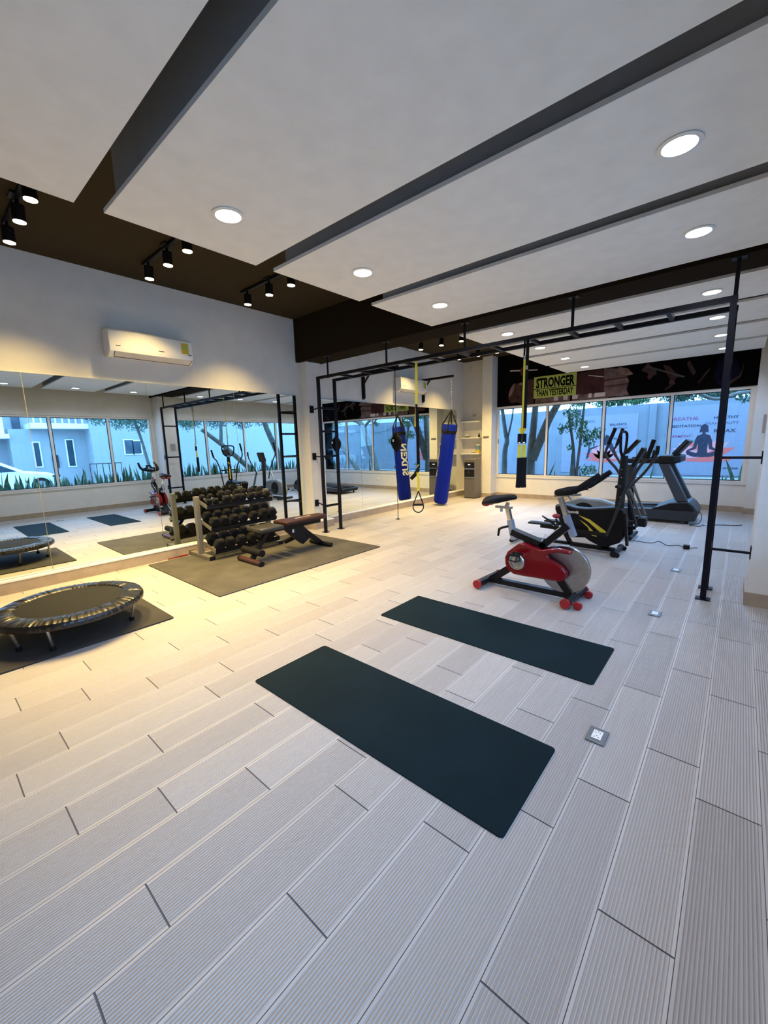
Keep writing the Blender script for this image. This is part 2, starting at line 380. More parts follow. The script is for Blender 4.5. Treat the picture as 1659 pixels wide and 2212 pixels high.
tracks = [('nearest the camera, above the trampoline', .92), ('in the middle, above the dumbbell rack', 2.12), ('third from the camera, above the bench', 3.37), ('beyond the beam above the double end bag', 7.42), ('beyond the beam above the blue punching bag', 8.95)]
for nm, y in tracks:
    lab = 'black ceiling track with three cylinder spotlights, '+nm
    if tl is None:
        Y0 = y
        tl = empty('track_light', (-4.8, y, ZC), lab, 'track light', 'spotlight tracks on the brown ceiling')
        MB().box(-5.42, -4.15, y-.018, y+.018, ZC-.035, ZC).box(-4.82, -4.70, y-.05, y+.05, ZC-.02, ZC).build('rail', black_m, tl, bevel=.002)
        for xx in (-5.28, -4.77, -4.31):
            s = MB().cyl((xx, y, ZC-.035), (xx, y, ZC-.075), .014).cyl((xx, y, ZC-.075), (xx-.008, y, ZC-.20), .048, 28).build('spot', black_m, tl)
            MB().cyl((xx-.008, y, ZC-.20), (xx-.0082, y, ZC-.2065), .044, 28).build('lamp_lens', lens_w, s)
    else: copy_tree(tl, lab, (-4.8, y, ZC))
    for xx in (-5.28, -4.77, -4.31):
        lo = lamp('SPOT', 'track_lamp', (xx-.012, y, ZC-.225), SPOT_W, SPOT_C, spot_size=R(108), spot_blend=1.0, shadow_soft_size=.035)
        lo.rotation_euler = (0, R(-5), 0)

# ------------------------------------------------------------------ air conditioners (local: y along, x out of wall)
def make_ac(y0, label, L=1.0):
    r = empty('air_conditioner', (XW, y0, 2.63), label, 'air conditioner', 'wall air conditioners')
    X = XW; z = 2.63
    prof = [(X, z+.03), (X+.06, z), (X+.135, z), (X+.205, z+.055), (X+.22, z+.11), (X+.212, z+.29), (X+.19, z+.315), (X, z+.32)]
    MB().prism([(a, b) for a, b in prof], y0, y0+L, 'xz').build('body', white_p, r, bevel=.012, seg=3)
    MB().add([(X+.139, y0+.06, z+.001), (X+.139, y0+L-.03, z+.001), (X+.209, y0+L-.03, z+.056), (X+.209, y0+.06, z+.056)], [(0, 1, 2, 3)]).build('louver', cream_p, r)
    k = MB(); a = [(X+.1405, y0+.06, z+.0005), (X+.1405, y0+L-.035, z+.0005), (X+.211, y0+L-.02, z+.055), (X+.211, y0+.055, z+.055)]
    k.tube([a[0], a[1], a[2]], .0035, 6).tube([a[3], a[0]], .0035, 6); k.build('louver_gap', dgrey, r)
    MB().box(X+.217, X+.2205, y0+L-.155, y0+L-.06, z+.13, z+.265).build('energy_label', yellow2, r)
    MB().box(X+.2205, X+.2215, y0+L-.148, y0+L-.067, z+.19, z+.235).build('energy_label_print', lime, r)
    for ya_, yb_ in ((.55, .62), (.07, .12), (L-.07, L-.03)): MB().box(X+.219, X+.2215, y0+ya_, y0+yb_, z+.116, z+.124).build('badge', dgrey, r)
    return r
make_ac(1.77, 'white wall air conditioner with yellow label above the mirrors, nearest the camera')
make_ac(7.33, 'white wall air conditioner in the second bay, behind the hanging strap')

# ------------------------------------------------------------------ black training rig
YN, YFR, ZR = 4.64, 5.0, 2.60
rig = empty('training_rig', (-2.77, 4.83, 0), 'long black steel monkey bar rig hung under the beam, ladder at its left end', 'exercise rig')
MB().bar((-5.415, YN, ZR), (-.125, YN, ZR), .042, .042).build('rail', rig_m, rig); MB().bar((-5.415, YFR, ZR), (-.125, YFR, ZR), .042, .042).build('rail', rig_m, rig)
for xx in (-4.92, -4.48, -4.05, -3.63, -3.2, -2.77, -2.33, -1.88, -1.455, -1.03, -.603):
    MB().bar((xx, YN+.025, ZR), (xx, YFR-.025, ZR), .038, .034).build('rung', rig_m, rig)
for xx in (-5.39, -.15):
    for yy in (YN, YFR):
        p = MB().bar((xx, yy, .008), (xx, yy, ZR+.021), .044, .044, (1, 0, 0)).build('post', rig_m, rig)
        MB().box(xx-.055, xx+.055, yy-.045, yy+.045, 0, .010).build('foot_plate', rig_m, p)
for xx in (-5.218, -3.962, -2.696, -1.435, -.145):
    h = MB().cyl((xx, 4.71, ZR), (xx, 4.71, 2.932), .015, 14).bar((xx, YN, ZR), (xx, 4.72, ZR), .04, .03).build('hanger', rig_m, rig)
    MB().box(xx-.05, xx+.05, 4.67, 4.76, 2.924, 2.932).build('flange', rig_m, h)
for z in (2.12, 1.735, 1.315, .46):
    MB().bar((-5.39, YN+.026, z), (-5.39, YFR-.026, z), .035, .035).build('rung', rig_m, rig)
for z in (2.13, 1.31, .47):
    t = MB().tube([(-5.405, YN, z), (-5.70, 4.80, z), (-5.78, 4.80, z)], .012, 10).build('wall_tie', rig_m, rig)
    MB().box(-5.79, -5.775, 4.76, 4.84, z-.06, z+.06).build('flange', rig_m, t)
for z in (2.13, 1.30, .465):
    MB().bar((-.15, YN+.026, z), (-.15, YFR-.026, z), .035, .035).build('rung', rig_m, rig)
for z in (1.297, .468):
    t = MB().tube([(-.15, YN+.015, z), (-.125, YN+.07, z), (.139, YN+.07, z)], .012, 10).build('wall_tie', rig_m, rig)
    MB().box(.137, .145, 4.70, 4.78, z-.055, z+.055).build('flange', rig_m, t)

# ------------------------------------------------------------------ suspension straps
def strap(mb, pts, w, t=.003, side=(1, 0, 0)):
    for a, b in zip(pts[:-1], pts[1:]):
        a = Vector(a); b = Vector(b); d = (b-a).normalized(); s = Vector(side); s = (s-d*s.dot(d)).normalized(); n = d.cross(s).normalized()*t/2
        q = [a-s*w/2, a+s*w/2, b+s*w/2, b-s*w/2]; mb.add([x-n for x in q]+[x+n for x in q], [(0, 1, 2, 3), (7, 6, 5, 4), (0, 4, 5, 1), (1, 5, 6, 2), (2, 6, 7, 3), (3, 7, 4, 0)])
    return mb
sd = (.75, .66, 0)
x, y = -1.90, 4.66
s1 = empty('suspension_trainer', (x, y, .93), 'yellow and black suspension trainer folded up, hanging in front of the far window', 'suspension strap')
strap(strap(MB(), [(x-.012, y, ZR+.03), (x-.018, y, 2.30), (x-.02, y, 1.62)], .020, side=sd), [(x+.02, y, ZR+.03), (x+.02, y, 2.30), (x+.012, y, 1.62)], .034, side=sd).build('anchor_webbing', black_f, s1)
strap(MB(), [(x-.004, y-.012, 2.38), (x-.010, y-.012, 1.60)], .024, side=sd).build('yellow_webbing', yellow_m, s1)
MB().tube([(x-.01, y, 2.42), (x-.012, y, 2.36)], .012).tube([(x+.02, y-.01, 2.31), (x+.02, y-.01, 2.27)], .012).build('carabiner', steel, s1)
for sx in (-.042, .042):
    strap(MB(), [(x-.01, y-.014, 1.565), (x-.01+sx*.75, y-.014, 1.63)], .034, side=(.6, .5, .6)).build('yellow_tab', yellow_m, s1)
    px = x-.012+sx*.62*.75; py = y+sx*.62*.66
    strap(MB(), [(px, py-.012, 1.57), (px, py-.014, 1.46)], .044, .02, side=sd).build('buckle_pad', black_f, s1)
    MB().sphere((px, py-.025, 1.465), .017).build('buckle', chrome, s1)
    strap(MB(), [(px, py-.01, 1.445), (px, py-.01, 1.30)], .040, .012, side=sd).build('yellow_sleeve', yellow_m, s1)
    strap(MB(), [(px, py, 1.30), (px-.004, py, 1.05), (px-.004+sx*.15, py, .95)], .052, .03, side=sd).build('handle_strap', black_f, s1)
x, y = -3.40, 4.66
s2 = empty('suspension_trainer', (x, y, .55), 'suspension strap with yellow top and a handle loop, hanging beside the punching bag', 'suspension strap')
strap(MB(), [(x, y, ZR+.03), (x-.004, y, 2.2), (x-.012, y, 1.92), (x-.03, y, 1.72)], .032, side=sd).build('yellow_webbing', yellow_m, s2)
strap(strap(MB(), [(x-.008, y, 2.02), (x+.0, y, 1.60), (x+.002, y, 1.14)], .030, .006, side=sd), [(x+.012, y+.01, 1.9), (x+.018, y+.01, 1.15)], .022, .006, side=sd).build('webbing', black_f, s2)
strap(MB(), [(x-.01, y, 1.15), (x+.02, y-.01, 1.2)], .03, side=(.5, .4, .7)).build('yellow_tab', yellow_m, s2)
strap(MB(), [(x+.01, y, 1.14), (x-.045, y, 1.06), (x-.10, y-.03, 1.00)], .05, .02, side=(.2, 0, 1)).build('foot_cradle', black_f, s2)
strap(MB(), [(x, y, 1.10), (x+.008, y, .98), (x+.006, y, .83)], .035, .012, side=sd).build('yellow_sleeve', yellow_m, s2)
lp = [(x+.075*math.cos(a)*.75, y+.075*math.cos(a)*.66, .61+.085*math.sin(a)) for a in [R(t) for t in range(20, -201, -20)]]
MB().tube([(x+.006, y, .83)]+lp+[(x+.006, y, .83)], .008, 8).build('handle_loop', black_f, s2)
MB().tube([(x-.075*.72, y-.075*.62, .635), (x+.075*.72, y+.075*.62, .635)], .016, 14).build('grip', black_p, s2)

# ------------------------------------------------------------------ double end bag with its wall bracket
def bracket(y, label, tip, z, yt=None):
    yt = y if yt is None else yt
    r = empty('wall_bracket', (XW, y, z-.52), label, 'wall bracket')
    MB().box(XW, XW+.02, y-.035, y+.035, z-.52, z-.04).bar((XW+.035, y, z-.50), (XW+.035, y, z-.02), .04, .04, (0, 1, 0)).build('wall_plate', black_m, r)
    MB().bar((XW+.0, y, z), (tip, yt, z), .045, .05).build('arm', black_m, r)
    MB().bar((XW+.05, y, z-.20), (XW+.22, y, z-.02), .03, .03, (0, 1, 0)).build('brace', black_m, r)
    return r
bracket(6.33, 'black steel wall bracket holding the double end bag cord', -5.04, 2.93)
bracket(8.44, 'black steel wall bracket above the blue punching bag', -5.12, 2.985)
de = empty('double_end_bag', (-5.10, 6.30, 0), 'small black double end ball on a vertical elastic cord in front of the mirrors', 'boxing ball')
MB().lathe([(.0, 0), (.045, 0), (.045, .006), (.012, .012), (.012, .03), (0, .03)], (-5.10, 6.30, 0)).build('floor_anchor', black_m, de)
MB().tube([(-5.10, 6.30, .03), (-5.10, 6.30, .12)], .012, 8).build('snap_hook', steel, de)
MB().tube([(-5.10, 6.30, .12), (-5.10, 6.30, 1.32)], .0065, 8).tube([(-5.10, 6.30, 1.70), (-5.10, 6.30, 2.76)], .0065, 8).build('cord', black_f, de)
MB().tube([(-5.10, 6.30, 2.72), (-5.10, 6.30, 2.905)], .013, 8).build('top_hook', chrome, de)
MB().lathe([(.006, -.19), (.03, -.16), (.075, -.10), (.105, -.02), (.108, .05), (.085, .11), (.045, .155), (.02, .19), (.006, .21)], (-5.10, 6.30, 1.51), n=24).build('ball', black_f, de)
strap(MB(), [(-5.09, 6.19, 1.53), (-5.09, 6.19, 1.58)], .035, .004, side=(1, 0, 0)).build('ball_mark', white_p, de)

# ------------------------------------------------------------------ blue punching bag (leans, resting on the floor)
bt = Vector((-5.19, 8.40, 1.90)); bb = Vector((-5.42, 8.33, .03)); ax = (bt-bb).normalized()
bag = empty('punching_bag', (-5.40, 8.3, 0), 'tall blue vinyl punching bag leaning on its chain beside the mirrors', 'punching bag')
Lb = (bt-bb).length; q = Vector((0, 0, 1)).rotation_difference(ax).to_matrix().to_4x4(); q.translation = bb
def xf(mb, m): mb.v = [tuple(m @ Vector(v)) for v in mb.v]; return mb
rb = .168
xf(MB().lathe([(0, .0), (.09, .004), (.14, .022), (rb-.008, .06), (rb, .11), (rb+.002, Lb*.5), (rb-.003, Lb-.02), (rb-.010, Lb), (rb-.03, Lb+.004), (0, Lb-.01)], n=40), q).build('bag_body', blue_v, bag)
xf(MB().lathe([(rb-.006, Lb-.21), (rb+.004, Lb-.21), (rb+.005, Lb-.14), (rb-.006, Lb-.14)], n=40), q).build('collar_band', black_f, bag)
apex = Vector((-5.155, 8.415, 2.225))
for a in (20, 110, 200, 290):
    e = q @ Vector((rb*math.cos(R(a)), rb*math.sin(R(a)), Lb-.005)); e2 = q @ Vector(((rb+.004)*math.cos(R(a)), (rb+.004)*math.sin(R(a)), Lb-.16))
    MB().tube([apex, e, e2], [.012, .016, .016], 6).build('hanging_strap', black_f, bag)
ch = MB(); zt = 2.95; zz = 2.245; i = 0
while zz < zt:
    f_ = (zz-2.2)/(zt-2.2); cx = apex.x+(-5.15-apex.x)*f_+random.uniform(-.004, .004)
    dx, dy = ((.013, 0) if i % 2 else (0, .013))
    ch.tube([(cx-dx, 8.415-dy, zz), (cx-dx, 8.415-dy, zz+.028), (cx, 8.415, zz+.040), (cx+dx, 8.415+dy, zz+.028), (cx+dx, 8.415+dy, zz), (cx, 8.415, zz-.012)], .0042, 6, close=True); zz += .036; i += 1
ch.build('chain', chrome, bag)
# lettering runs down the side facing the mirror
ttl = MB()
def bag_text(txt, ang):
    cu = bpy.data.curves.new('t', 'FONT'); cu.body = txt; cu.size = .25; cu.extrude = .002; cu.offset = .008; cu.align_x = 'CENTER'; cu.align_y = 'CENTER'; cu.space_character = 1.02
    t = bpy.data.objects.new('t', cu); COL.objects.link(t); me = bpy.data.meshes.new_from_object(t.evaluated_get(bpy.context.evaluated_depsgraph_get()))
    bpy.data.objects.remove(t)
    bm = bmesh.new(); bm.from_mesh(me); bmesh.ops.subdivide_edges(bm, edges=[e for e in bm.edges if e.calc_length() > .05], cuts=2); bm.to_mesh(me); bm.free()
    for v in me.vertices:
        lx, ly, lz = v.co; zz_ = 1.05-lx*1.02; th = ang+(ly)/rb; rr = rb+.0035+lz
        v.co = (q @ Vector((rr*math.cos(th), rr*math.sin(th), zz_)))-Vector(OFF[bag.name])
    me.materials.clear(); me.materials.append(white_p); o = bpy.data.objects.new('lettering', me); COL.objects.link(o); o.parent = bag
bag_text('NEXUS', R(195))

# ------------------------------------------------------------------ rubber mats, yoga mats
def mattile(x0, x1, y0, y1, z0, z1, m, name, label, cat, rot=0):
    c = ((x0+x1)/2, (y0+y1)/2); r = .02; P = []
    for sx, sy, a0 in ((1, 1, 0), (-1, 1, 90), (-1, -1, 180), (1, -1, 270)):
        for k in range(4):
            a = R(a0+k*30); P.append((c[0]+sx*((x1-x0)/2-r)+r*math.cos(a), c[1]+sy*((y1-y0)/2-r)+r*math.sin(a)))
    if rot:
        P = [(c[0]+(a-c[0])*math.cos(rot)-(b-c[1])*math.sin(rot), c[1]+(a-c[0])*math.sin(rot)+(b-c[1])*math.cos(rot)) for a, b in P]
    return tag(MB().prism(P, z0, z1, 'xy').build(name, m, smooth=False, bevel=.002), label, cat)
mattile(-5.80, -3.905, 1.90, 4.40, .001, .012, rubmat, 'rubber_mat', 'large worn grey rubber mat under the dumbbell rack and bench', 'floor mat')
mattile(-4.98, -3.74, -.46, 1.385, .001, .012, rubmat2, 'rubber_mat', 'dark grey rubber mat under the round trampoline', 'floor mat')
mattile(-2.267, -.559, 1.278, 1.879, .001, .007, yoga_m, 'yoga_mat', 'dark teal yoga mat nearest the camera', 'yoga mat')
mattile(-2.300, -.564, 2.556, 3.132, .001, .007, yoga_m, 'yoga_mat', 'dark teal yoga mat in front of the red exercise bike', 'yoga mat')

# ------------------------------------------------------------------ trampoline
tc_ = (-4.225, .765); TR = .52; tz = .245
tr = empty('mini_trampoline', (tc_[0], tc_[1], .012), 'round black mini trampoline with gathered vinyl skirt on a rubber mat', 'trampoline')
n = 432; V = []; F = []
rings = [(.372, .004), (.385, .016), (.43, .020), (.48, .016), (.515, .004), (.528, -.016), (.527, -.045)]
for j, (rr, h) in enumerate(rings):
    amp = [0.0015, .003, .0036, .003, .0016, .0006, .0003][j]
    for k in range(n):
        a = 2*PI*k/n; w_ = amp*(math.sin(k*PI/2.6+.8*math.sin(k*.31)+j*.25)*(.6+.4*math.sin(k*.17))+.5*math.sin(k*.83+j*.3))
        V.append((tc_[0]+rr*math.cos(a), tc_[1]+rr*math.sin(a), tz+h+w_))
for j in range(len(rings)-1):
    for k in range(n): F.append((j*n+k, j*n+(k+1) % n, (j+1)*n+(k+1) % n, (j+1)*n+k))
MB().add(V, F).build('skirt_pad', mat('vinyl_black', (.006, .006, .0065), .30, coat=.25), tr)
MB().lathe([(0, 0), (.375, 0), (.40, -.012), (0, -.012)], (tc_[0], tc_[1], tz+.006), n=64).build('jumping_mat', mat('tramp_mesh', (.004, .0055, .009), .8, bump=.3, bscale=500, spec=.3), tr)
MB().tube([(tc_[0]+.505*math.cos(2*PI*k/48), tc_[1]+.505*math.sin(2*PI*k/48), tz-.035) for k in range(48)], .019, 10, close=True).build('hoop', black_m, tr)
for a in (-32, 56, 112, 172, 232, 292):
    c, s_2 = math.cos(R(a)), math.sin(R(a)); cx, cy = tc_[0]+.46*c, tc_[1]+.46*s_2
    lg = MB().tube([(tc_[0]+.475*c, tc_[1]+.475*s_2, tz-.04), (cx-.03*c, cy-.03*s_2, .03)], .0135, 12).build('leg', steel, tr)
    MB().lathe([(.021, 0), (.021, .03), (.016, .034)], (cx-.03*c, cy-.03*s_2, .012), n=14).build('leg_tip', black_p, lg)
MB().lathe([(.47, .0), (.47, .12)], (tc_[0], tc_[1], .09), n=48).build('elastic_band', black_f, tr) if False else None

# ------------------------------------------------------------------ dumbbell rack
RX = -5.58
rk = empty('dumbbell_rack', (RX, 3.06, .012), 'three tier grey steel dumbbell rack standing on the rubber mat by the mirrors', 'dumbbell rack')
for yy in (2.52, 3.62):
    MB().box(RX-.035, RX+.035, yy-.03, yy+.03, .062, .86).build('upright', rackgrey, rk, bevel=.003)
    ft = MB().box(-5.87, -5.27, yy-.035, yy+.035, .012, .062).build('foot', rackgrey, rk, bevel=.003)
    for xx in (-5.875, -5.268): MB().box(xx-.006, xx+.006, yy-.038, yy+.038, .012, .066).build('end_cap', black_p, ft)
tiers = [(.80, -5.50), (.51, -5.44), (.20, -5.38)]
for z, xc in tiers:
    for dx, dz in ((-.10, .03), (.10, -.03)):
        xx = xc+dx; zz = z+dz-.03
        MB().box(xx-.03, xx+.03, 2.55, 3.59, zz-.006, zz).box(xx+.024 if dx > 0 else xx-.03, xx+.03 if dx > 0 else xx-.024, 2.55, 3.59, zz-.05, zz+.012).build('shelf_rail', black_m, rk)
    for yy in (2.552, 3.588):
        MB().bar((xc-.16, yy, z+.015), (xc+.15, yy, z-.075), .006, .05).build('shelf_end', rackgrey, rk)
def make_dumbbell(Rh, Lh, Lg, label):
    Rh *= 1.12; Lh *= 1.08
    d = local_empty('dumbbell', label, 'dumbbell', 'black hex dumbbells on the rack')
    for s in (-1, 1):
        V = []; F = []; prof = [(.72, 0), (1, .14), (1, .86), (.72, 1)]
        for rr, t_ in prof:
            for k in range(6):
                a = PI/3*k; V.append((s*(Lg/2+Lh*t_), Rh*rr*math.cos(a), Rh*rr*math.sin(a)+Rh*.866))
        for j in range(3):
            for k in range(6): F.append((j*6+k, j*6+(k+1) % 6, j*6+6+(k+1) % 6, j*6+6+k))
        F += [(5, 4, 3, 2, 1, 0), (18, 19, 20, 21, 22, 23)]
        MB().add(V, F).build('hex_head', rubber, d, bevel=.002, smooth=False, seg=1)
    MB().lathe([(.013, -Lg/2), (.0165, -Lg/4), (.0175, 0), (.0165, Lg/4), (.013, Lg/2)], (0, 0, Rh*.866), 'x', 16).build('handle', chrome, d)
    return d
sizes = [make_dumbbell(.043, .05, .12, 'small'), make_dumbbell(.055, .062, .12, 'mid'), make_dumbbell(.068, .075, .12, 'large'), make_dumbbell(.078, .088, .12, 'big')]
used = [False]*4
ords = ['leftmost', 'second from the left', 'third from the left', 'fourth from the left', 'fifth from the left', 'sixth from the left', 'seventh from the left', 'eighth from the left', 'rightmost']
lay = [('top', .80, -5.50, [(2.60, 0), (2.71, 0), (2.87, 1), (2.99, 1), (3.11, 1), (3.23, 1), (3.36, 1), (3.49, 1)]),
       ('middle', .51, -5.44, [(2.62, 2), (2.765, 2), (2.91, 2), (3.055, 2), (3.205, 2), (3.355, 3), (3.51, 3)]),
       ('bottom', .20, -5.38, [(2.63, 3), (2.79, 3), (2.95, 3), (3.11, 3), (3.27, 3), (3.43, 3)])]
tilt = math.atan2(.06, .20)
for tn, z, xc, items in lay:
    for i, (yy, sz) in enumerate(items):
        w_ = 'rightmost' if i == len(items)-1 else ords[i]
        lab = '%s black hex dumbbell on the %s tier of the rack, %s' % (['small', 'medium', 'large', 'heaviest'][sz], tn, w_)
        if not used[sz]: d = sizes[sz]; d['label'] = lab; used[sz] = True
        else: d = copy_tree(sizes[sz], lab)
        d.location = (xc+.006, yy, z-.026); d.rotation_euler = (R(random.choice((0, 0, 0))), tilt, R(random.uniform(-7, 7)))
tag(MB().tube([(-5.87, 2.46, .014), (-5.86, 2.33, .014)], .010, 10).tube([(-5.86, 2.33, .014), (-5.855, 2.18, .014)], .008, 10).build('resistance_bar', red_m), 'short red and black bar lying on the floor behind the rack foot', 'bar')

# ------------------------------------------------------------------ weight bench
bx_ = -4.72
be = empty('weight_bench', (bx_, 3.3, .012), 'black adjustable weight bench with a dark red backrest, in front of the dumbbell rack', 'weight bench')
MB().prism([(bx_-.17, 2.83), (bx_+.17, 2.83), (bx_+.17, 3.20), (bx_-.17, 3.20)], .405, .465, 'xy').build('seat_pad', mat('seat_vinyl', (.022, .022, .021), .42, coat=.15), be, bevel=.02, seg=3)
bp_ = [(bx_-.16, 3.24), (bx_+.16, 3.24), (bx_+.15, 3.55), (bx_+.12, 3.9), (bx_+.09, 4.02), (bx_-.09, 4.02), (bx_-.12, 3.9), (bx_-.15, 3.55)]
bpo = MB().prism(bp_, .43, .49, 'xy').build('backrest', redbr, be, bevel=.02, seg=3)
text('BODYTONE', .05, white_p, frame((bx_+.02, 3.50, .4912), (0, 1, 0), (-1, 0, 0)), 'backrest_print', be, .0006)
MB().bar((bx_, 2.86, .385), (bx_, 3.95, .39), .05, .05).build('spine', black_m, be)
MB().bar((bx_, 3.02, .37), (bx_, 2.77, .04), .05, .06, (1, 0, 0)).build('front_leg', black_m, be)
ff = MB().cyl((bx_-.235, 2.755, .045), (bx_+.235, 2.755, .045), .032).build('front_foot', mat('foot_paint', (.05, .02, .02), .4), be)
for s in (-1, 1): MB().cyl((bx_+s*.235, 2.755, .045), (bx_+s*.27, 2.755, .045), .034).build('foot_cap', black_p, ff)
MB().cyl((bx_-.22, 2.80, .165), (bx_+.22, 2.80, .165), .045).build('foam_roller', black_f, be)
MB().prism([(3.30, .37), (3.62, .37), (3.78, .20), (3.60, .10), (3.45, .22)], bx_-.03, bx_+.03, 'yz').build('adjuster_plate', black_m, be)
MB().bar((bx_, 3.66, .28), (bx_, 3.93, .06), .06, .07, (1, 0, 0)).build('rear_leg', black_m, be)
MB().cyl((bx_-.235, 3.95, .045), (bx_+.235, 3.95, .045), .032).build('rear_foot', black_p, be)
MB().cyl((bx_-.33, 3.55, .10), (bx_-.05, 3.55, .22), .035).build('rear_roller', black_f, be)
for yy, zz in ((3.42, .30), (3.72, .22)): MB().box(bx_+.031, bx_+.033, yy, yy+.03, zz, zz+.045).build('spec_sticker', white_p, be)

# ------------------------------------------------------------------ red spin bike  (x rear -> front)
bx0, by0 = -1.885, 3.87
bk = empty('exercise_bike', (-1.5, by0, 0), 'red and black indoor cycling bike with a steel flywheel, behind the second yoga mat', 'exercise bike')
def S(a, z, dy=0): return (bx0+a, by0+dy, z)
def Sx(poly): return [(bx0+a, z) for a, z in poly]
rs_ = MB().cyl(S(-.045, .055, -.21), S(-.02, .055, .21), .040, 24).build('rear_stabilizer', black_m, bk)
for s in (-1, 1): MB().cyl(S(-.032+s*.0125, .055, s*.21), S(-.032+s*.0133, .055, s*.235), .044, 24).build('end_cap', redcap, rs_)
fs_ = MB().cyl(S(.82, .055, -.22), S(.85, .055, .22), .040, 24).build('front_stabilizer', black_m, bk)
for s in (-1, 1):
    MB().cyl(S(.835+s*.0145, .055, s*.22), S(.835+s*.0155, .055, s*.245), .044, 24).build('end_cap', redcap, fs_)
    MB().cyl(S(.91, .036, s*.17-.016), S(.91, .036, s*.17+.016), .036, 24).cyl(S(.86, .05, s*.17), S(.91, .036, s*.17), .012, 8).build('transport_wheel', redcap, fs_)
MB().bar(S(-.01, .058), S(.82, .058), .06, .05).build('base_beam', black_m, bk)
MB().bar(S(.02, .07), S(.27, .27), .07, .085, (0, 1, 0)).build('rear_strut', black_m, bk)
MB().bar(S(.80, .07), S(.62, .30), .06, .08, (0, 1, 0)).build('front_strut', black_m, bk)
MB().bar(S(.225, .60), S(.56, .50), .06, .10, (0, 1, 0)).bar(S(.52, .49), S(.755, .72), .06, .10, (0, 1, 0)).bar(S(.52, .49), S(.42, .34), .06, .12, (0, 1, 0)).build('main_frame', black_m, bk)
MB().tube([S(.52, .54, -.036), S(.56, .62, -.036), S(.585, .585, -.036), S(.555, .53, -.036)], .004, 5, close=True).tube([S(.575, .60, -.036), S(.69, .70, -.036), S(.705, .68, -.036), S(.59, .57, -.036)], .004, 5, close=True).build('frame_decal', white_p, bk)
sleeve_m = mat('anodised_sleeve', (.36, .44, .60), .28, metal=.7)
MB().bar(S(.243, .52), S(.195, .715), .05, .06, (0, 1, 0)).build('seat_sleeve', sleeve_m, bk)
MB().bar(S(.197, .705), S(.166, .83), .036, .046, (0, 1, 0)).build('seat_post', chrome, bk)
MB().bar(S(.04, .838), S(.21, .838), .035, .022).cyl(S(.10, .83), S(.10, .79), .014, 10).bar(S(.15, .845), S(.17, .885), .03, .03, (0, 1, 0)).build('seat_slider', steel, bk)
# saddle
V = []; F = []; st = [(-.07, .10, .030, .875), (-.05, .125, .045, .893), (.0, .125, .048, .905), (.06, .09, .045, .912), (.12, .055, .040, .925), (.19, .036, .034, .940), (.24, .026, .026, .944), (.255, .012, .016, .943)]
for a, w_, h, z in st:
    for k in range(14):
        t_ = 2*PI*k/14; V.append(S(a, z+h*math.sin(t_)*(1 if math.sin(t_) > 0 else .9), w_*math.cos(t_)))
for j in range(len(st)-1):
    for k in range(14): F.append((j*14+k, j*14+(k+1) % 14, (j+1)*14+(k+1) % 14, (j+1)*14+k))
F += [tuple(range(14)), tuple(range(7*14+13, 7*14-1, -1))]
sa = MB().add(V, F).build('saddle', black_p, bk)
MB().sphere(S(-.045, .868, -.055), .05, sc_=(.85, .9, .55)).sphere(S(-.045, .868, .055), .05, sc_=(.85, .9, .55)).build('saddle_red_panel', redcap, sa)
MB().bar(S(.19, .655, -.03), S(.13, .635, -.05), .02, .02).tube([S(.13, .635, -.05), S(.105, .62, -.055), S(.095, .55, -.055)], [.012, .014, .011], 10).build('seat_lever', black_p, bk)
MB().bar(S(.80, .62), S(.727, .81), .05, .062, (0, 1, 0)).build('handlebar_sleeve', sleeve_m, bk)
MB().bar(S(.729, .80), S(.668, .975), .038, .048, (0, 1, 0)).build('handlebar_post', chrome, bk)
MB().bar(S(.62, .985), S(.84, 1.005), .05, .02).cyl(S(.755, .99, -.03), S(.78, .965, -.06), .012, 8).build('handlebar_slider', steel, bk)
hb = MB()
for s in (-1, 1):
    hb.tube([S(.655, 1.018, s*.03), S(.70, 1.03, s*.11), S(.80, 1.045, s*.17), S(.87, 1.075, s*.19), S(.96, 1.145, s*.19), S(1.03, 1.20, s*.18)], [.030, .030, .028, .026, .026, .022], 14)
hb.tube([S(.655, 1.018, -.04), S(.655, 1.018, .04)], .030, 14).tube([S(.84, 1.05, -.17), S(.86, 1.08, -.05), S(.93, 1.13, -.04), S(.93, 1.13, .04), S(.86, 1.08, .05), S(.84, 1.05, .17)], .022, 12)
hb.build('handlebar', black_f, bk)
MB().sphere(S(.64, .795), .035, sc_=(1, 1, .62)).build('resistance_knob', redcap, bk)
MB().cyl(S(.64, .77), S(.665, .66), .010, 10).tube([S(.52, .79, -.03), S(.60, .745, -.03), S(.665, .70, -.03)], [.006, .012, .012], 8).build('brake_lever', black_m, bk)
# shroud
sh = [(.335, .515), (.40, .515), (.47, .49), (.55, .475), (.62, .498), (.70, .510), (.80, .500), (.815, .470), (.70, .470), (.635, .455), (.60, .432), (.625, .40), (.73, .345), (.775, .300), (.780, .255), (.755, .215), (.72, .200), (.62, .197), (.50, .195), (.38, .190), (.285, .192), (.225, .225), (.195, .28), (.19, .35), (.215, .41)]
MB().prism(Sx(sh), by0-.105, by0-.035, 'xz').build('belt_shroud', red_m, bk, bevel=.014, seg=3)
MB().prism(Sx([(a, z) for a, z in sh if a < .70]), by0+.035, by0+.09, 'xz').build('far_shroud', red_m, bk, bevel=.012, seg=3)
fc = S(.735, .300)
MB().lathe([(0, -.018), (.21, -.018), (.222, -.022), (.226, -.014), (.226, .014), (.222, .022), (.21, .018), (0, .018)], fc, 'y', 72).build('flywheel', steel, bk)
cc = S(.315, .325)
MB().lathe([(0, -.125), (.020, -.125), (.022, -.112), (.052, -.110), (.056, -.118), (.072, -.120), (.080, -.112), (.082, -.100), (0, -.100)], cc, 'y', 40).build('crank_disc', steel, bk)
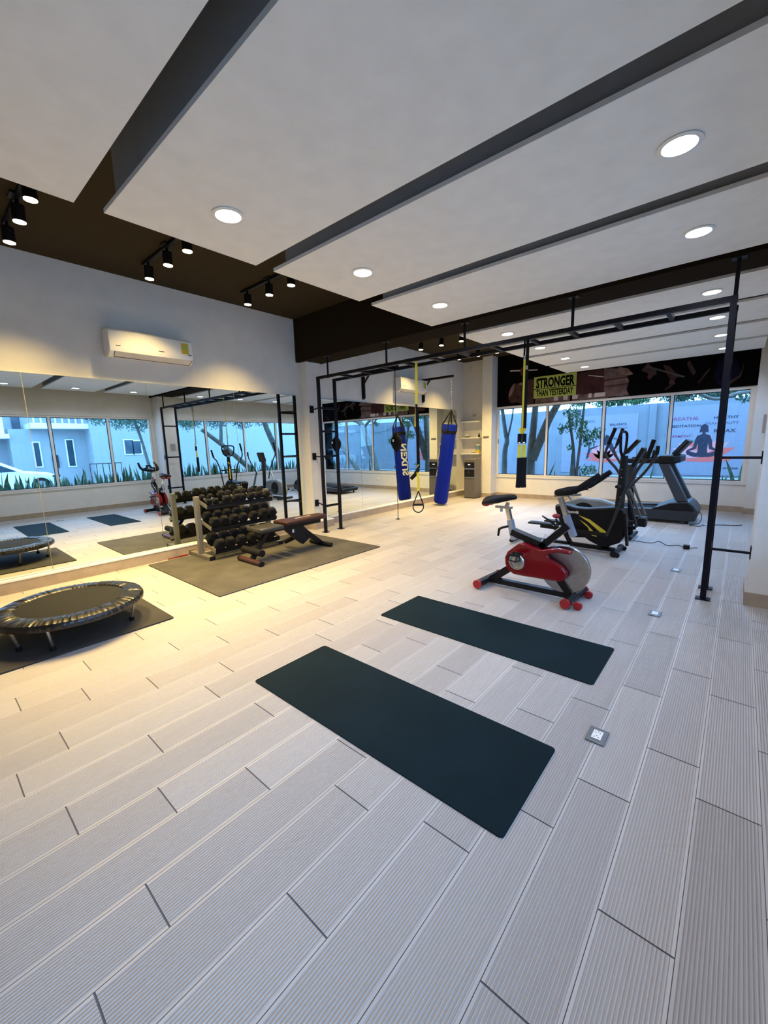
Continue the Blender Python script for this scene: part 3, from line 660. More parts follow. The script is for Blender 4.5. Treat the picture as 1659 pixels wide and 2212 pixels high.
ck = MB().bar(S(.315, .325, -.135), S(.345, .425, -.140), .018, .030, (0, 1, 0)).build('crank_arm', chrome, bk)
ck2 = MB().bar(S(.315, .325, .12), S(.285, .19, .13), .018, .030, (0, 1, 0)).build('crank_arm', chrome, bk)
def pedal(c, par):
    x_, y_, z_ = c; MB().bar((x_-.05, y_-.045, z_), (x_+.05, y_-.045, z_), .022, .018).bar((x_-.05, y_+.03, z_), (x_+.05, y_+.03, z_), .022, .018).cyl((x_, y_-.05, z_), (x_, y_+.05, z_), .012, 10).build('pedal', black_p, par)
    MB().tube([(x_-.05, y_-.05, z_), (x_-.055, y_-.055, z_-.05), (x_-.02, y_, z_-.075), (x_+.04, y_, z_-.06), (x_+.05, y_-.04, z_)], .006, 8).build('toe_cage', black_p, par)
pedal(S(.345, .425, -.19), ck); pedal(S(.285, .19, .18), ck2)

# ------------------------------------------------------------------ elliptical trainers
def curve(pts, k=5):   # catmull-rom resample
    P = [Vector(p) for p in pts]; P = [P[0]*2-P[1]]+P+[P[-1]*2-P[-2]]; out = []
    for i in range(1, len(P)-2):
        for j in range(k):
            t_ = j/k; a, b_, c, d = P[i-1:i+3]
            out.append(.5*((2*b_)+(c-a)*t_+(2*a-5*b_+4*c-d)*t_*t_+(3*b_-a-3*c+d)*t_**3))
    out.append(P[-2]); return out
el = empty('elliptical_trainer', (-1.4, 5.9, 0), 'black elliptical trainer with two yellow stripes, directly behind the red bike', 'elliptical trainer')
hs = [(-1.90, .55), (-1.85, .59), (-1.76, .61), (-1.62, .575), (-1.49, .575), (-1.30, .60), (-1.14, .62), (-1.06, .60), (-1.015, .45), (-1.03, .25), (-1.08, .16), (-1.2, .10), (-1.31, .09), (-1.43, .14), (-1.49, .18), (-1.60, .17), (-1.72, .15), (-1.79, .29)]
MB().prism(hs, 5.81, 5.99, 'xz').build('flywheel_housing', mat('housing_black', (.005, .005, .006), .4, spec=.18), el, bevel=.02, seg=3)
MB().prism([(-1.58, .48), (-1.44, .435), (-1.235, .295), (-1.25, .245), (-1.33, .30), (-1.45, .40)], 5.806, 5.810, 'xz').build('stripe', yellow2, el)
MB().prism([(-1.565, .42), (-1.48, .37), (-1.40, .295), (-1.34, .215), (-1.40, .22), (-1.46, .33)], 5.806, 5.810, 'xz').build('stripe', yellow2, el)
text('Boovit', .06, white_p, frame((-1.74, 5.806, .50), (1, 0, 0), (0, 0, 1)), 'lettering', el, .001, bold=.001)
MB().bar((-1.69, 5.9, .055), (-1.14, 5.9, .045), .06, .05).bar((-1.69, 5.9, .06), (-1.78, 5.9, .22), .05, .05, (0, 1, 0)).bar((-1.25, 5.9, .05), (-1.25, 5.9, .12), .08, .06, (0, 1, 0)).bar((-1.04, 5.82, .55), (-.99, 5.82, .14), .03, .05, (0, 1, 0)).build('base_frame', black_m, el)
f1_ = MB().cyl((-1.12, 5.70, .045), (-1.10, 6.10, .045), .030).build('front_stabilizer', black_m, el)
for yy in (5.69, 6.11): MB().cyl((-1.11, yy-.02, .042), (-1.11, yy+.02, .042), .040).cyl((-1.07, yy-.015, .03), (-1.07, yy+.015, .03), .028).build('end_cap', black_p, f1_)
MB().cyl((-2.45, 5.66, .045), (-2.45, 6.14, .045), .030).bar((-2.45, 5.9, .06), (-1.69, 5.9, .06), .05, .04).build('rear_stabilizer', black_m, el)
MB().tube([(-1.12, 5.9, .58), (-1.11, 5.9, .9), (-1.10, 5.9, 1.27)], [.055, .050, .042], 16).build('mast', black_p, el, bevel=0)
for zz in (.75, .88, 1.0, 1.1): MB().sphere((-1.11+.0, 5.85, zz), .006).build('bolt', chrome, el)
MB().bar((-1.085, 5.9, 1.30), (-.955, 5.9, 1.46), .17, .035, (-1, 0, .8)).build('console', black_p, el, bevel=.008)
MB().tube(curve([(-1.12, 5.86, 1.27), (-1.12, 5.76, 1.34), (-1.12, 5.72, 1.50), (-1.125, 5.78, 1.56), (-1.125, 6.02, 1.56), (-1.12, 6.08, 1.50), (-1.12, 6.04, 1.34), (-1.12, 5.94, 1.27)]), .016, 10).build('fixed_handlebar', black_f, el)
def arm(pts, grip, par):
    c = curve(pts); a = MB().tube(c, .017, 10).build('swing_arm', dgrey, par)
    gpts = c[:grip]; MB().tube(gpts, .023, 12).build('foam_grip', black_f, a); return a
arm([(-.76, 5.60, 1.46), (-.82, 5.62, 1.25), (-.88, 5.66, 1.17), (-.96, 5.68, 1.01), (-1.03, 5.68, .84), (-1.16, 5.68, .39), (-1.20, 5.68, .27)], 6, el)
arm([(-1.28, 6.18, 1.62), (-1.35, 6.18, 1.41), (-1.37, 6.16, 1.26), (-1.22, 6.12, 1.08), (-1.14, 6.12, .92), (-1.02, 6.12, .60), (-.95, 6.12, .33)], 6, el)
for yy, xa, za, xb, zb in ((5.72, -1.20, .27, -2.05, .30), (6.08, -.95, .33, -1.95, .28)):
    pa = MB().bar((xa, yy, za), (xb, yy, zb), .03, .045).build('pedal_arm', black_m, el)
    MB().box(xb-.16, xb+.18, yy-.07, yy+.07, zb+.025, zb+.05).build('foot_pedal', black_p, pa, bevel=.01)
MB().cyl((-1.12, 5.66, .90), (-1.12, 6.14, .90), .018).build('arm_axle', black_m, el)

e2 = empty('elliptical_trainer', (-1.5, 6.95, 0), 'grey elliptical trainer with upright rails, between the black elliptical and the treadmill', 'elliptical trainer')
hs2 = [(-2.22, .30), (-2.10, .50), (-1.86, .58), (-1.55, .56), (-1.36, .50), (-1.30, .30), (-1.36, .12), (-2.16, .12)]
MB().prism(hs2, 6.87, 7.03, 'xz').build('flywheel_housing', mat('silver_plastic', (.20, .22, .22), .4), e2, bevel=.03, seg=3)
MB().lathe([(0, -.006), (.17, -.006), (.175, 0), (0, 0)], (-1.80, 6.868, .33), 'y', 40).build('cover_disc', black_p, e2)
MB().bar((-2.15, 6.95, .05), (-1.12, 6.95, .05), .07, .06).bar((-1.15, 6.95, .06), (-1.19, 6.95, .9), .07, .07, (0, 1, 0)).bar((-1.22, 6.95, .30), (-.95, 6.95, .30), .06, .09).build('base_frame', black_m, e2)
for xx in (-2.15, -1.12): MB().cyl((xx, 6.70, .045), (xx, 7.20, .045), .032).build('stabilizer', black_m, e2)
MB().tube([(-1.20, 6.95, .80), (-1.19, 6.95, 1.10)], [.06, .065], 16).build('mast', mgrey, e2)
MB().bar((-1.17, 6.95, 1.08), (-1.05, 6.95, 1.34), .22, .05, (-1, 0, .5)).build('console', black_p, e2, bevel=.01)
arm([(-.85, 6.66, 1.37), (-.87, 6.66, 1.22), (-.98, 6.68, 1.02), (-1.12, 6.70, .84), (-1.20, 6.70, .70)], 5, e2)
arm([(-1.39, 7.20, 1.63), (-1.46, 7.20, 1.38), (-1.49, 7.18, 1.29), (-1.38, 7.15, 1.10), (-1.22, 7.15, .85), (-1.10, 7.15, .55)], 6, e2)
for a, b_ in (((-1.16, 6.70, .77), (-.99, 6.68, .36)), ((-1.12, 6.74, .80), (-.95, 6.74, .40)), ((-1.22, 7.15, .80), (-1.45, 7.15, .36))):
    MB().bar(a, b_, .028, .04, (0, 1, 0)).build('pedal_link', steel, e2)
for xx, yy in ((-.97, 6.71), (-1.45, 7.15)): MB().box(xx-.06, xx+.05, yy-.07, yy+.07, .24, .37).bar((xx, yy, .29), (-2.1, yy, .28), .035, .05).build('foot_pedal', black_p, e2, bevel=.015)

# ------------------------------------------------------------------ treadmill
tm = empty('treadmill', (-1.6, 8.95, 0), 'large dark grey treadmill with a tilted console, in front of the far windows', 'treadmill')
y0, y1 = 8.52, 9.34
for ya, yb in ((y0, y0+.13), (y1-.13, y1)):
    MB().prism([(-2.75, .17), (-1.10, .235), (-.50, .235), (-.48, .20), (-.48, .07), (-.60, .05), (-1.5, .055), (-2.72, .075)], ya, yb, 'xz').build('side_rail', mgrey, tm, bevel=.012)
MB().box(-2.72, -.95, y0+.13, y1-.13, .13, .205).build('running_belt', black_f, tm, bevel=.01)
MB().cyl((-2.74, y0+.08, .125), (-2.74, y1-.08, .125), .055).build('rear_roller', black_p, tm)
MB().prism([(-1.10, .235), (-.86, .355), (-.60, .385), (-.53, .33), (-.46, .22), (-.47, .10), (-.95, .10)], y0+.03, y1-.03, 'xz').build('motor_cover', dgrey, tm, bevel=.02, seg=3)
MB().prism([(-1.12, .236), (-.85, .345), (-.61, .365), (-.505, .24)], y0-.006, y0+.03, 'xz').build('motor_side_cover', black_p, tm)
for ya in (y0+.04, y1-.14):
    MB().prism([(-1.075, 1.03), (-.915, 1.03), (-.60, .375), (-.775, .375)], ya, ya+.09, 'xz').build('upright', mat('upright_grey', (.035, .042, .055), .4), tm, bevel=.02, seg=3)
for ya in (y0+.02, y1-.10): MB().box(-1.60, -.80, ya, ya+.08, 1.03, 1.115).build('handrail', black_p, tm, bevel=.02, seg=3)
MB().prism([(-1.08, y0+.02), (-.85, y0+.0), (-.76, y0+.06), (-.75, y1-.06), (-.85, y1), (-1.08, y1-.02)], 1.04, 1.165, 'xy').build('console_tray', black_p, tm, bevel=.025, seg=3)
MB().bar((-.865, 8.93, 1.165), (-.675, 8.93, 1.41), .72, .05, (-1, 0, .8)).build('console_screen', black_p, tm, bevel=.015)
MB().bar((-.885, 8.93, 1.18), (-.70, 8.93, 1.42), .5, .052, (-1, 0, .8)).build('display', screen_m, tm)
for xx, yy in ((-1.30, 8.60), (-1.17, 8.62)): MB().bar((xx, yy, 1.11), (xx+.02, yy, 1.26), .045, .05, (0, 1, 0)).build('pulse_grip', black_p, tm, bevel=.01)
for xx in (-2.6, -.6):
    for yy in (y0+.07, y1-.07): MB().cyl((xx, yy, 0), (xx, yy, .08), .025, 12).build('foot', black_p, tm)
(MB().tube(curve([(-.47, 8.72, .22), (-.41, 8.70, .15), (-.43, 8.60, .03), (-.55, 8.48, .006), (-.42, 8.42, .006), (-.38, 8.55, .006), (-.20, 8.72, .006), (.02, 8.80, .006), (.12, 8.9, .006)]), .0055, 8).build('power_cord', black_p, tm))
def ff_(x_, y_): return (x_, y_, .005)
ad = empty('power_adapter', (-.44, 6.655, 0), 'small black plug adapter with a thin cord on the floor beside the right rig posts', 'power adapter')
MB().box(-.475, -.405, 6.62, 6.69, .001, .055).build('plug_body', black_p, ad, bevel=.006)
MB().tube(curve([ff_(-1.08, 6.78), ff_(-.86, 6.75), ff_(-.78, 6.92), ff_(-.66, 6.72), ff_(-.54, 6.80), ff_(-.44, 6.70), ff_(-.33, 6.78)]), .004, 8).build('cord', black_p, ad)

# ------------------------------------------------------------------ floor sockets
socks = [((-.429, 2.10), 0, 'nearest the camera'), ((-.437, 4.00), 0, 'second from the camera, by the bike wheels'), ((-.44, 5.50), 0, 'third from the camera, beside the right rig posts'), ((-.34, 8.62), 0, 'farthest, by the treadmill cord')]
so = None
for (sx, sy), r_, nm in socks:
    lab = 'square steel floor socket with white insert, '+nm
    if so is None:
        so = empty('floor_socket', (sx, sy, 0), lab, 'floor socket', 'steel floor sockets')
        MB().box(sx-.044, sx+.044, sy-.062, sy+.062, 0, .008).build('cover_plate', mat('socket_steel', (.16, .18, .20), .4, metal=.6), so, bevel=.002)
        ins = MB().box(sx-.022, sx+.022, sy-.035, sy+.035, .008, .011).build('socket_insert', white_p, so)
        for dx, dy in ((-.010, -.022), (.010, -.022), (0, -.012), (-.010, .016), (.010, .016), (0, .026)): MB().box(sx+dx-.002, sx+dx+.002, sy+dy-.003, sy+dy+.003, .011, .0115).build('slot', dgrey, ins)
    else: copy_tree(so, lab, (sx, sy, 0))

# ------------------------------------------------------------------ far corner: shelves, dispenser, plaques
for z, nm in ((2.045, 'top'), (1.61, 'middle'), (1.18, 'bottom')):
    tag(MB().box(-5.96, -5.40, 10.22, YF-.001, z-.035, z).build('wall_shelf', white_p, bevel=.003), 'white floating wall shelf in the far corner, %s of the three' % nm, 'shelf')
b1 = empty('box', (-5.80, 10.30, 1.61), 'small white box with dark base on the middle shelf', 'box')
MB().box(-5.84, -5.76, 10.27, 10.33, 1.635, 1.70).build('lid', white_p, b1); MB().box(-5.85, -5.75, 10.26, 10.34, 1.61, 1.635).build('base', black_p, b1)
b2 = empty('bottle', (-5.44, 10.30, 1.61), 'dark spray bottle at the right end of the middle shelf', 'bottle')
MB().lathe([(.026, 0), (.03, .01), (.03, .045), (.012, .075), (.010, .10)], (-5.44, 10.30, 1.61), n=16).build('body', black_p, b2); MB().box(-5.455, -5.42, 10.29, 10.31, 1.70, 1.715).build('nozzle', dgrey, b2)
b3 = empty('canister', (-5.47, 10.31, 1.18), 'wipes canister with blue and yellow label on the bottom shelf', 'canister')
MB().lathe([(.058, 0), (.06, .005), (.06, .085), (.058, .09)], (-5.47, 10.31, 1.18), n=24).build('lower_label', yellow2, b3); MB().lathe([(.0595, .09), (.0595, .20), (.055, .205)], (-5.47, 10.31, 1.18), n=24).build('upper_label', mat('label_blue', (.16, .27, .42), .5), b3)
MB().lathe([(.061, .205), (.061, .225), (.03, .235), (0, .235)], (-5.47, 10.31, 1.18), n=24).build('lid', white_p, b3)
tag(MB().box(-5.66, -5.54, 10.27, 10.31, 1.18, 1.195).build('remote_control', black_p, bevel=.004), 'thin black remote control lying beside the canister on the bottom shelf', 'remote control')
wd = empty('water_dispenser', (-5.39, 9.88, 0), 'grey and black water dispenser standing in the far corner under the shelves', 'water dispenser')
dgm = mat('dispenser_grey', (.17, .16, .15), .35, metal=.5)
MB().box(-5.555, -5.235, 9.70, 10.06, .02, 1.04).build('cabinet', dgm, wd, bevel=.012)
MB().box(-5.54, -5.25, 9.694, 9.70, .80, .955).build('control_panel', black_p, wd); MB().box(-5.54, -5.25, 9.694, 9.70, .57, .765).build('dispensing_bay', black_p, wd)
MB().box(-5.545, -5.245, 9.68, 9.70, .77, .80).box(-5.545, -5.245, 9.685, 9.70, .555, .568).build('bay_trim', chrome, wd)
for xx in (-5.42, -5.38): MB().sphere((xx, 9.69, .895), .010).build('button_light', mat('led_white', (.9, .95, 1), emit=3), wd)
MB().cyl((-5.42, 9.688, .70), (-5.42, 9.694, .70), .010).build('tap', chrome, wd)
MB().box(-5.55, -5.24, 9.72, 10.04, 0, .02).build('foot', black_p, wd)
tag(MB().box(-5.70, -5.60, YF-.012, YF, 2.17, 2.24).box(-5.68, -5.62, YF-.016, YF-.012, 2.185, 2.225).build('wall_switch', mat('switch_grey', (.45, .45, .44), .4)), 'grey framed switch plate on the far wall above the shelves', 'switch')
tag(MB().box(-5.21, -5.05, 10.086, 10.10, 1.585, 1.62).build('wall_plaque', mat('plaque_dark', (.12, .11, .10), .4)), 'small dark plaque on the white column beside the shelves', 'plaque')
tag(MB().box(.125, .145, 4.90, 5.02, 1.50, 1.66).build('wall_plate', mat('plate_grey', (.33, .33, .36), .5)), 'grey rectangular plate on the column at the right edge', 'plate')
tag(MB().box(-2.70, -2.59, YF-.010, YF, .30, .37).build('wall_socket', white_p, bevel=.002), 'white wall socket under the far windows behind the bikes', 'socket')
tag(MB().box(-5.0+.0, -4.98+.012, 10.18, 10.28, 1.45, 1.50).build('door_stop', dgrey), 'small dark catch on the side of the white column by the far window', 'catch') if False else None

# ------------------------------------------------------------------ wall poster above the far windows
pb = empty('poster', (-2.3, YF-.02, 2.37), 'long dark wall poster of athletes reading STRONGER THAN YESTERDAY above the far windows', 'poster')
PY = YF-.02
MB().box(-4.975, .13, PY, PY+.018, 2.37, ZC-.002).build('backing', ink, pb, smooth=False)
def pp(poly, m, d=.0012, nm='print_shape'): return MB().prism(poly, PY-d, PY, 'xz').build(nm, m, pb, smooth=False)  # shape outlines converted from image pixels onto the poster plane
pp([(-3.02, 2.98), (-2.45, 3.01), (-2.42, 2.40), (-3.0, 2.41)], post_br, .001)
pp([(-3.97, 2.55), (-2.35, 2.47), (-2.34, 2.38), (-3.97, 2.38)], mat('poster_stone', (.13, .08, .075), .9, var=.5, vscale=8), .0016)
for a, b_ in ((-3.3, -3.2), (-3.12, -2.98), (-2.75, -2.68), (-2.62, -2.40), (-3.52, -3.42)): pp([(a, 2.50), (b_, 2.50), (b_, 2.41), (a, 2.41)], post_wh, .002)
pp([(-3.14, 2.52), (-3.10, 2.52), (-3.10, 2.38), (-3.15, 2.38)], ink, .0022)
pp([(-2.45, 3.01), (-2.19, 2.98), (-2.05, 2.86), (-1.95, 2.70), (-1.99, 2.51), (-1.93, 2.39), (-2.42, 2.39)], mat('poster_stone2', (.15, .095, .09), .9, var=.45, vscale=7), .001)
pp([(-2.15, 3.0), (-1.99, 2.95), (-1.88, 2.82), (-2.0, 2.80), (-2.12, 2.86), (-2.24, 2.93)], skin_l, .0016)
for a in (2.60, 2.74): pp([(-2.99, a-.02), (-1.97, a+.02), (-1.97, a+.045), (-2.99, a)], post_br, .002)
pp([(-4.64, 3.26), (-3.94, 3.19), (-3.93, 3.165), (-4.64, 3.225)], post_wh, .001, 'pull_up_bar')
pp([(-4.37, 3.24), (-4.33, 3.29), (-4.27, 3.30), (-4.24, 3.24), (-4.23, 3.10), (-4.30, 3.05), (-4.36, 3.12)], skin_d, .0016)
pp([(-4.67, 2.56), (-4.655, 2.70), (-4.61, 2.82), (-4.54, 2.91), (-4.48, 2.93), (-4.44, 2.90), (-4.38, 2.93), (-4.33, 2.92), (-4.26, 2.88), (-4.18, 2.95), (-4.10, 2.98), (-4.02, 2.96), (-4.01, 2.38), (-4.3, 2.37), (-4.42, 2.45), (-4.60, 2.44)], skin_d, .0012)
pp([(-4.665, 2.60), (-4.65, 2.72), (-4.60, 2.83), (-4.54, 2.91), (-4.50, 2.91), (-4.52, 2.78), (-4.58, 2.66)], skin_l, .0018)
pp([(-4.36, 2.93), (-4.30, 2.89), (-4.33, 2.86), (-4.39, 2.88)], skin_l, .0018)
pp([(-2.77, 2.915), (-2.45, 2.84), (-2.45, 2.82), (-2.77, 2.895)], post_wh, .0026)
pp([(-1.74, 2.87), (-1.63, 3.02), (-1.55, 2.92), (-1.48, 2.86), (-1.45, 2.76), (-1.52, 2.74), (-1.57, 2.66), (-1.62, 2.72), (-1.60, 2.80)], skin_d, .0012)
pp([(-1.36, 2.94), (-1.24, 2.89), (-1.16, 2.78), (-1.08, 2.67), (-1.14, 2.63), (-1.15, 2.54), (-1.23, 2.53), (-1.22, 2.64), (-1.28, 2.74)], skin_d, .0012)
pp([(-1.66, 2.93), (-1.05, 2.66), (-.98, 2.64), (-.98, 2.67), (-1.64, 2.96)], mat('poster_bar', (.05, .045, .05), .5), .002)
pp([(-1.28, 2.42), (-1.12, 2.54), (-1.13, 2.57), (-1.30, 2.45)], skin_d, .0014)
pp([(-.92, 2.96), (-.86, 2.84), (-.80, 2.72), (-.84, 2.66), (-.90, 2.76), (-.96, 2.9)], skin_d, .0012)
pp([(-.74, 2.50), (-.60, 2.72), (-.58, 2.76), (-.61, 2.76), (-.76, 2.52)], skin_d, .0014)
pp([(-.52, 2.60), (-.48, 2.90), (-.20, 2.88), (-.12, 2.62), (-.24, 2.42), (-.42, 2.42)], post_blue, .0012)
pp([(-.36, 2.42), (-.15, 2.58), (-.10, 2.72), (-.12, 2.82), (-.09, 2.72), (-.12, 2.55), (-.30, 2.41)], skin_d, .002)
sg = MB().box(-4.01, -3.02, PY-.006, PY-.001, 2.50, 3.01).build('text_panel', lime, pb, smooth=False)
MB().box(-4.01, -3.02, PY-.0075, PY-.006, 2.708, 2.722).build('divider_line', ink, pb, smooth=False)
text('STRONGER', .305, ink, frame((-3.515, PY-.0065, 2.748), (1, 0, 0), (0, 0, 1)), 'lettering', pb, .001, bold=.012, xs=.565, align='CENTER')
text('THAN YESTERDAY', .205, ink, frame((-3.515, PY-.0065, 2.545), (1, 0, 0), (0, 0, 1)), 'lettering', pb, .001, bold=.006, xs=.50, align='CENTER')

# ------------------------------------------------------------------ outside: garden behind the far windows
struct('ground', MB().box(-14, 22, YF+.2, 18, -.25, -.05).box(XR+.15, 2.6, -6, YF+.2, -.25, -.05), soil)
struct('ground', MB().box(2.6, 22, -12, YF+.2, -.25, -.06).box(8.2, 22, YF+.2, 32, -.25, -.04), mat('street_grey', (.40, .41, .42), .9, bump=.3))
struct('ground', MB().box(1.7, 3.4, -6, YF+.2, -.06, -.03), grass)
GY = 16.0
struct('garden_wall', MB().box(-14, 8, GY, GY+.2, -.1, 2.54).box(-2.34, -2.15, GY-.08, GY, -.1, 2.54).box(-6.3, -6.1, GY-.08, GY, -.1, 2.54), garden_w)
struct('garden_curb', MB().box(-4.1, 8, GY-.30, GY-.2, -.1, .22), concrete)
bn = empty('wellness_banner', (-.7, GY-.02, .45), 'white wellness banner with a seated meditating silhouette on the garden wall', 'banner')
MB().box(-1.85, .62, GY-.012, GY-.002, .27, 2.39).build('backing', mural_w, bn, smooth=False)
def bnr(x_, z_): return (x_*1.231, z_*1.231-.346)      # banner coordinates scaled about the camera to the deeper garden wall
def bp2(poly, m, par, d=.003, nm='print_shape'): return MB().prism([bnr(*p_) for p_ in poly], GY-.012-d, GY-.012, 'xz').build(nm, m, par, smooth=False)
def btxt(s, x_, z_, sz, m, par, xs=1.0):
    x_, z_ = bnr(x_, z_); return text(s, sz*1.231, m, frame((x_, GY-.0135, z_), (1, 0, 0), (0, 0, 1)), 'lettering', par, .001, bold=.002, xs=xs)
def petal(cx, cz, L_, w_, a):
    return [(cx+math.cos(a)*L_*t_-math.sin(a)*w_*s*math.sin(PI*t_**.8), cz+math.sin(a)*L_*t_+math.cos(a)*w_*s*math.sin(PI*t_**.8)) for s, ts in ((1, [0, .2, .4, .6, .8, 1]), (-1, [.8, .6, .4, .2])) for t_ in ts]
for a, m_, L_ in ((R(22), lot1, .68), (R(38), lot3, .64), (R(55), lot2, .60), (R(75), lot3, .58), (R(105), lot3, .58), (R(126), lot1, .60), (R(143), lot2, .64), (R(158), lot3, .68)):
    bp2(petal(-.73, .93, L_, .10, a), m_, bn, .001+.0002*random.random())
bp2([(-1.25, .91), (-.7, .95), (-.15, .91), (-.2, .86), (-.7, .83), (-1.2, .86)], lot1, bn, .0022)
bp2([(-.82, 1.56), (-.80, 1.72), (-.73, 1.77), (-.66, 1.72), (-.64, 1.56), (-.70, 1.57), (-.70, 1.52), (-.60, 1.48), (-.56, 1.36), (-.54, 1.20), (-.44, 1.13), (-.46, 1.10), (-.60, 1.15), (-.63, 1.30), (-.64, 1.10), (-.60, 1.02), (-.86, 1.02), (-.82, 1.10), (-.83, 1.30), (-.87, 1.15), (-1.02, 1.10), (-1.04, 1.13), (-.92, 1.20), (-.90, 1.36), (-.86, 1.48), (-.76, 1.52), (-.76, 1.57)], txt_nav, bn, .004, 'silhouette')
bp2([(-1.06, 1.10), (-1.03, 1.12), (-.80, 1.03), (-.66, 1.03), (-.43, 1.12), (-.40, 1.09), (-.42, 1.02), (-.56, .96), (-.73, .95), (-.90, .96), (-1.04, 1.02)], txt_nav, bn, .0042, 'silhouette')
btxt('BREATHE', -1.45, 1.87, .115, txt_pur, bn, 1.22); btxt('MEDITATION', -1.45, 1.70, .085, txt_nav, bn, 1.26); btxt('HARMONY', -1.45, 1.45, .085, txt_pur, bn, 1.1)
btxt('HEALTHY', -.57, 1.87, .092, txt_nav, bn, 1.17); btxt('TRANQUILITY', -.73, 1.74, .085, txt_grey, bn, 1.18); btxt('RELAX', -.55, 1.545, .118, txt_nav, bn, 1.18)
btxt('NTANA', -.30, .66, .07, txt_nav, bn, 1.15); btxt('LS', -.66, .985, .13, mural_w, bn, 1.2)
bn2 = empty('wellness_banner', (-3.1, GY-.02, .45), 'white wellness banner with a warrior pose silhouette, partly behind the garden shrub', 'banner')
MB().box(-5.05, -2.65, GY-.012, GY-.002, .27, 2.26).build('backing', mural_w, bn2, smooth=False)
for a, m_, L_ in ((R(20), lot3, .5), (R(45), lot2, .5), (R(70), lot3, .5), (R(110), lot3, .5), (R(135), lot2, .5), (R(160), lot1, .55)): bp2(petal(-2.95, .88, L_, .09, a), m_, bn2, .001)
bp2([(-3.5, .88), (-2.9, .92), (-2.4, .88), (-2.9, .80)], lot1, bn2, .002)
bp2([(-3.42, .90), (-3.35, .93), (-3.30, 1.16), (-3.02, 1.30), (-2.86, 1.28), (-2.66, .95), (-2.60, .92), (-2.58, .96), (-2.76, 1.36), (-2.84, 1.55), (-2.92, 1.58), (-2.96, 1.36), (-3.10, 1.26), (-3.36, 1.20), (-3.40, .97)], txt_nav, bn2, .003, 'silhouette')
btxt('WELLNESS', -3.72, 1.93, .105, txt_grey, bn2, 1.0); btxt('BALANCE', -2.84, 1.82, .085, txt_nav, bn2, 1.12); btxt('ENERGY', -2.76, 1.72, .085, txt_grey, bn2, 1.18); btxt('MENTALITY', -2.96, 1.44, .085, txt_nav, bn2, 1.05)

def foliage(mb, c, r, n, size, flat=.7):
    for _ in range(n):
        while True:
            p = Vector((random.uniform(-1, 1), random.uniform(-1, 1), random.uniform(-1, 1)))
            if p.length < 1: break
        p = p*(.55+.45*random.random()); P = Vector((c[0]+p.x*r, c[1]+p.y*r, c[2]+p.z*r*flat)); s = size*random.uniform(.6, 1.3)
        e = Euler((random.uniform(0, 6), random.uniform(0, 6), random.uniform(0, 6))).to_matrix()
        mb.add([P+e @ Vector(v) for v in ((-s, 0, 0), (-.3*s, .38*s, .05*s), (s, 0, 0), (-.3*s, -.38*s, .05*s))], [(0, 1, 2, 3)])
    return mb
def tree(label, trunks, crowns, lm=leafm, nleaf=900, ls=.05):
    b0 = trunks[0][0][0]; r = empty('tree', b0, label, 'tree')
    for pts, rad in trunks: MB().tube(curve(pts, 4), [rad*(1-.5*i/(4*(len(pts)-1)+1)) for i in range(4*(len(pts)-1)+1)], 10).build('trunk', bark, r)
    if crowns:
        mb = MB()
        for c, rr in crowns: foliage(mb, c, rr, int(nleaf*rr*rr), ls)
        mb.build('foliage', lm, r, smooth=False)
    return r
tree('thin forked tree trunk at the left edge of the far window', [([(-5.060, 11.100, -0.050), (-5.060, 11.100, 0.668), (-5.050, 11.100, 1.222), (-4.995, 11.100, 1.482), (-5.050, 11.100, 1.731), (-5.143, 11.100, 2.286), (-5.272, 11.100, 3.072)], .085), ([(-4.995, 11.100, 1.500), (-4.939, 11.100, 1.731), (-4.847, 11.100, 2.212), (-4.810, 11.100, 2.888)], .03)], [((-5.365, 11.285, 3.535), 1.1), ((-4.532, 11.470, 3.720), 1.0)], ls=.07, nleaf=700)  # this tree and the next two scaled about the camera to a nearer depth
tree('thick forked tree trunk behind the hanging suspension trainer', [([(-4.287, 11.050, -0.050), (-4.287, 11.050, 0.566), (-4.287, 11.050, 1.119), (-4.258, 11.050, 1.595), (-4.210, 11.050, 2.281), (-4.191, 11.145, 3.215)], .13), ([(-4.249, 11.050, 0.976), (-4.048, 11.050, 1.481), (-3.858, 11.050, 1.976), (-3.620, 11.050, 2.405), (-3.239, 11.050, 3.119)], .13)], [((-4.001, 11.526, 3.786), 1.2), ((-2.858, 11.622, 3.691), 1.0)], ls=.07, nleaf=700)
tree('small leafy shrub tree in front of the left banner', [([(-3.213, 11.200, -0.050), (-3.213, 11.200, 0.554), (-3.250, 11.200, 1.206), (-3.323, 11.200, 1.665), (-3.415, 11.200, 2.170)], .05), ([(-3.140, 11.200, -0.050), (-3.140, 11.200, 0.692), (-3.085, 11.200, 1.537), (-3.048, 11.200, 2.244), (-3.030, 11.200, 2.693)], .04), ([(-3.231, 11.154, -0.050), (-3.241, 11.154, 0.582), (-3.241, 11.154, 1.133)], .075)], [((-3.470, 11.154, 1.757), .24), ((-3.167, 11.154, 1.867), .30), ((-2.984, 11.154, 1.610), .32), ((-2.708, 11.200, 1.592), .26), ((-3.305, 11.200, 2.143), .30), ((-2.938, 11.200, 1.390), .24), ((-3.305, 11.108, 1.270), .12), ((-2.892, 11.292, 0.692), .26)], nleaf=1500, ls=.05)
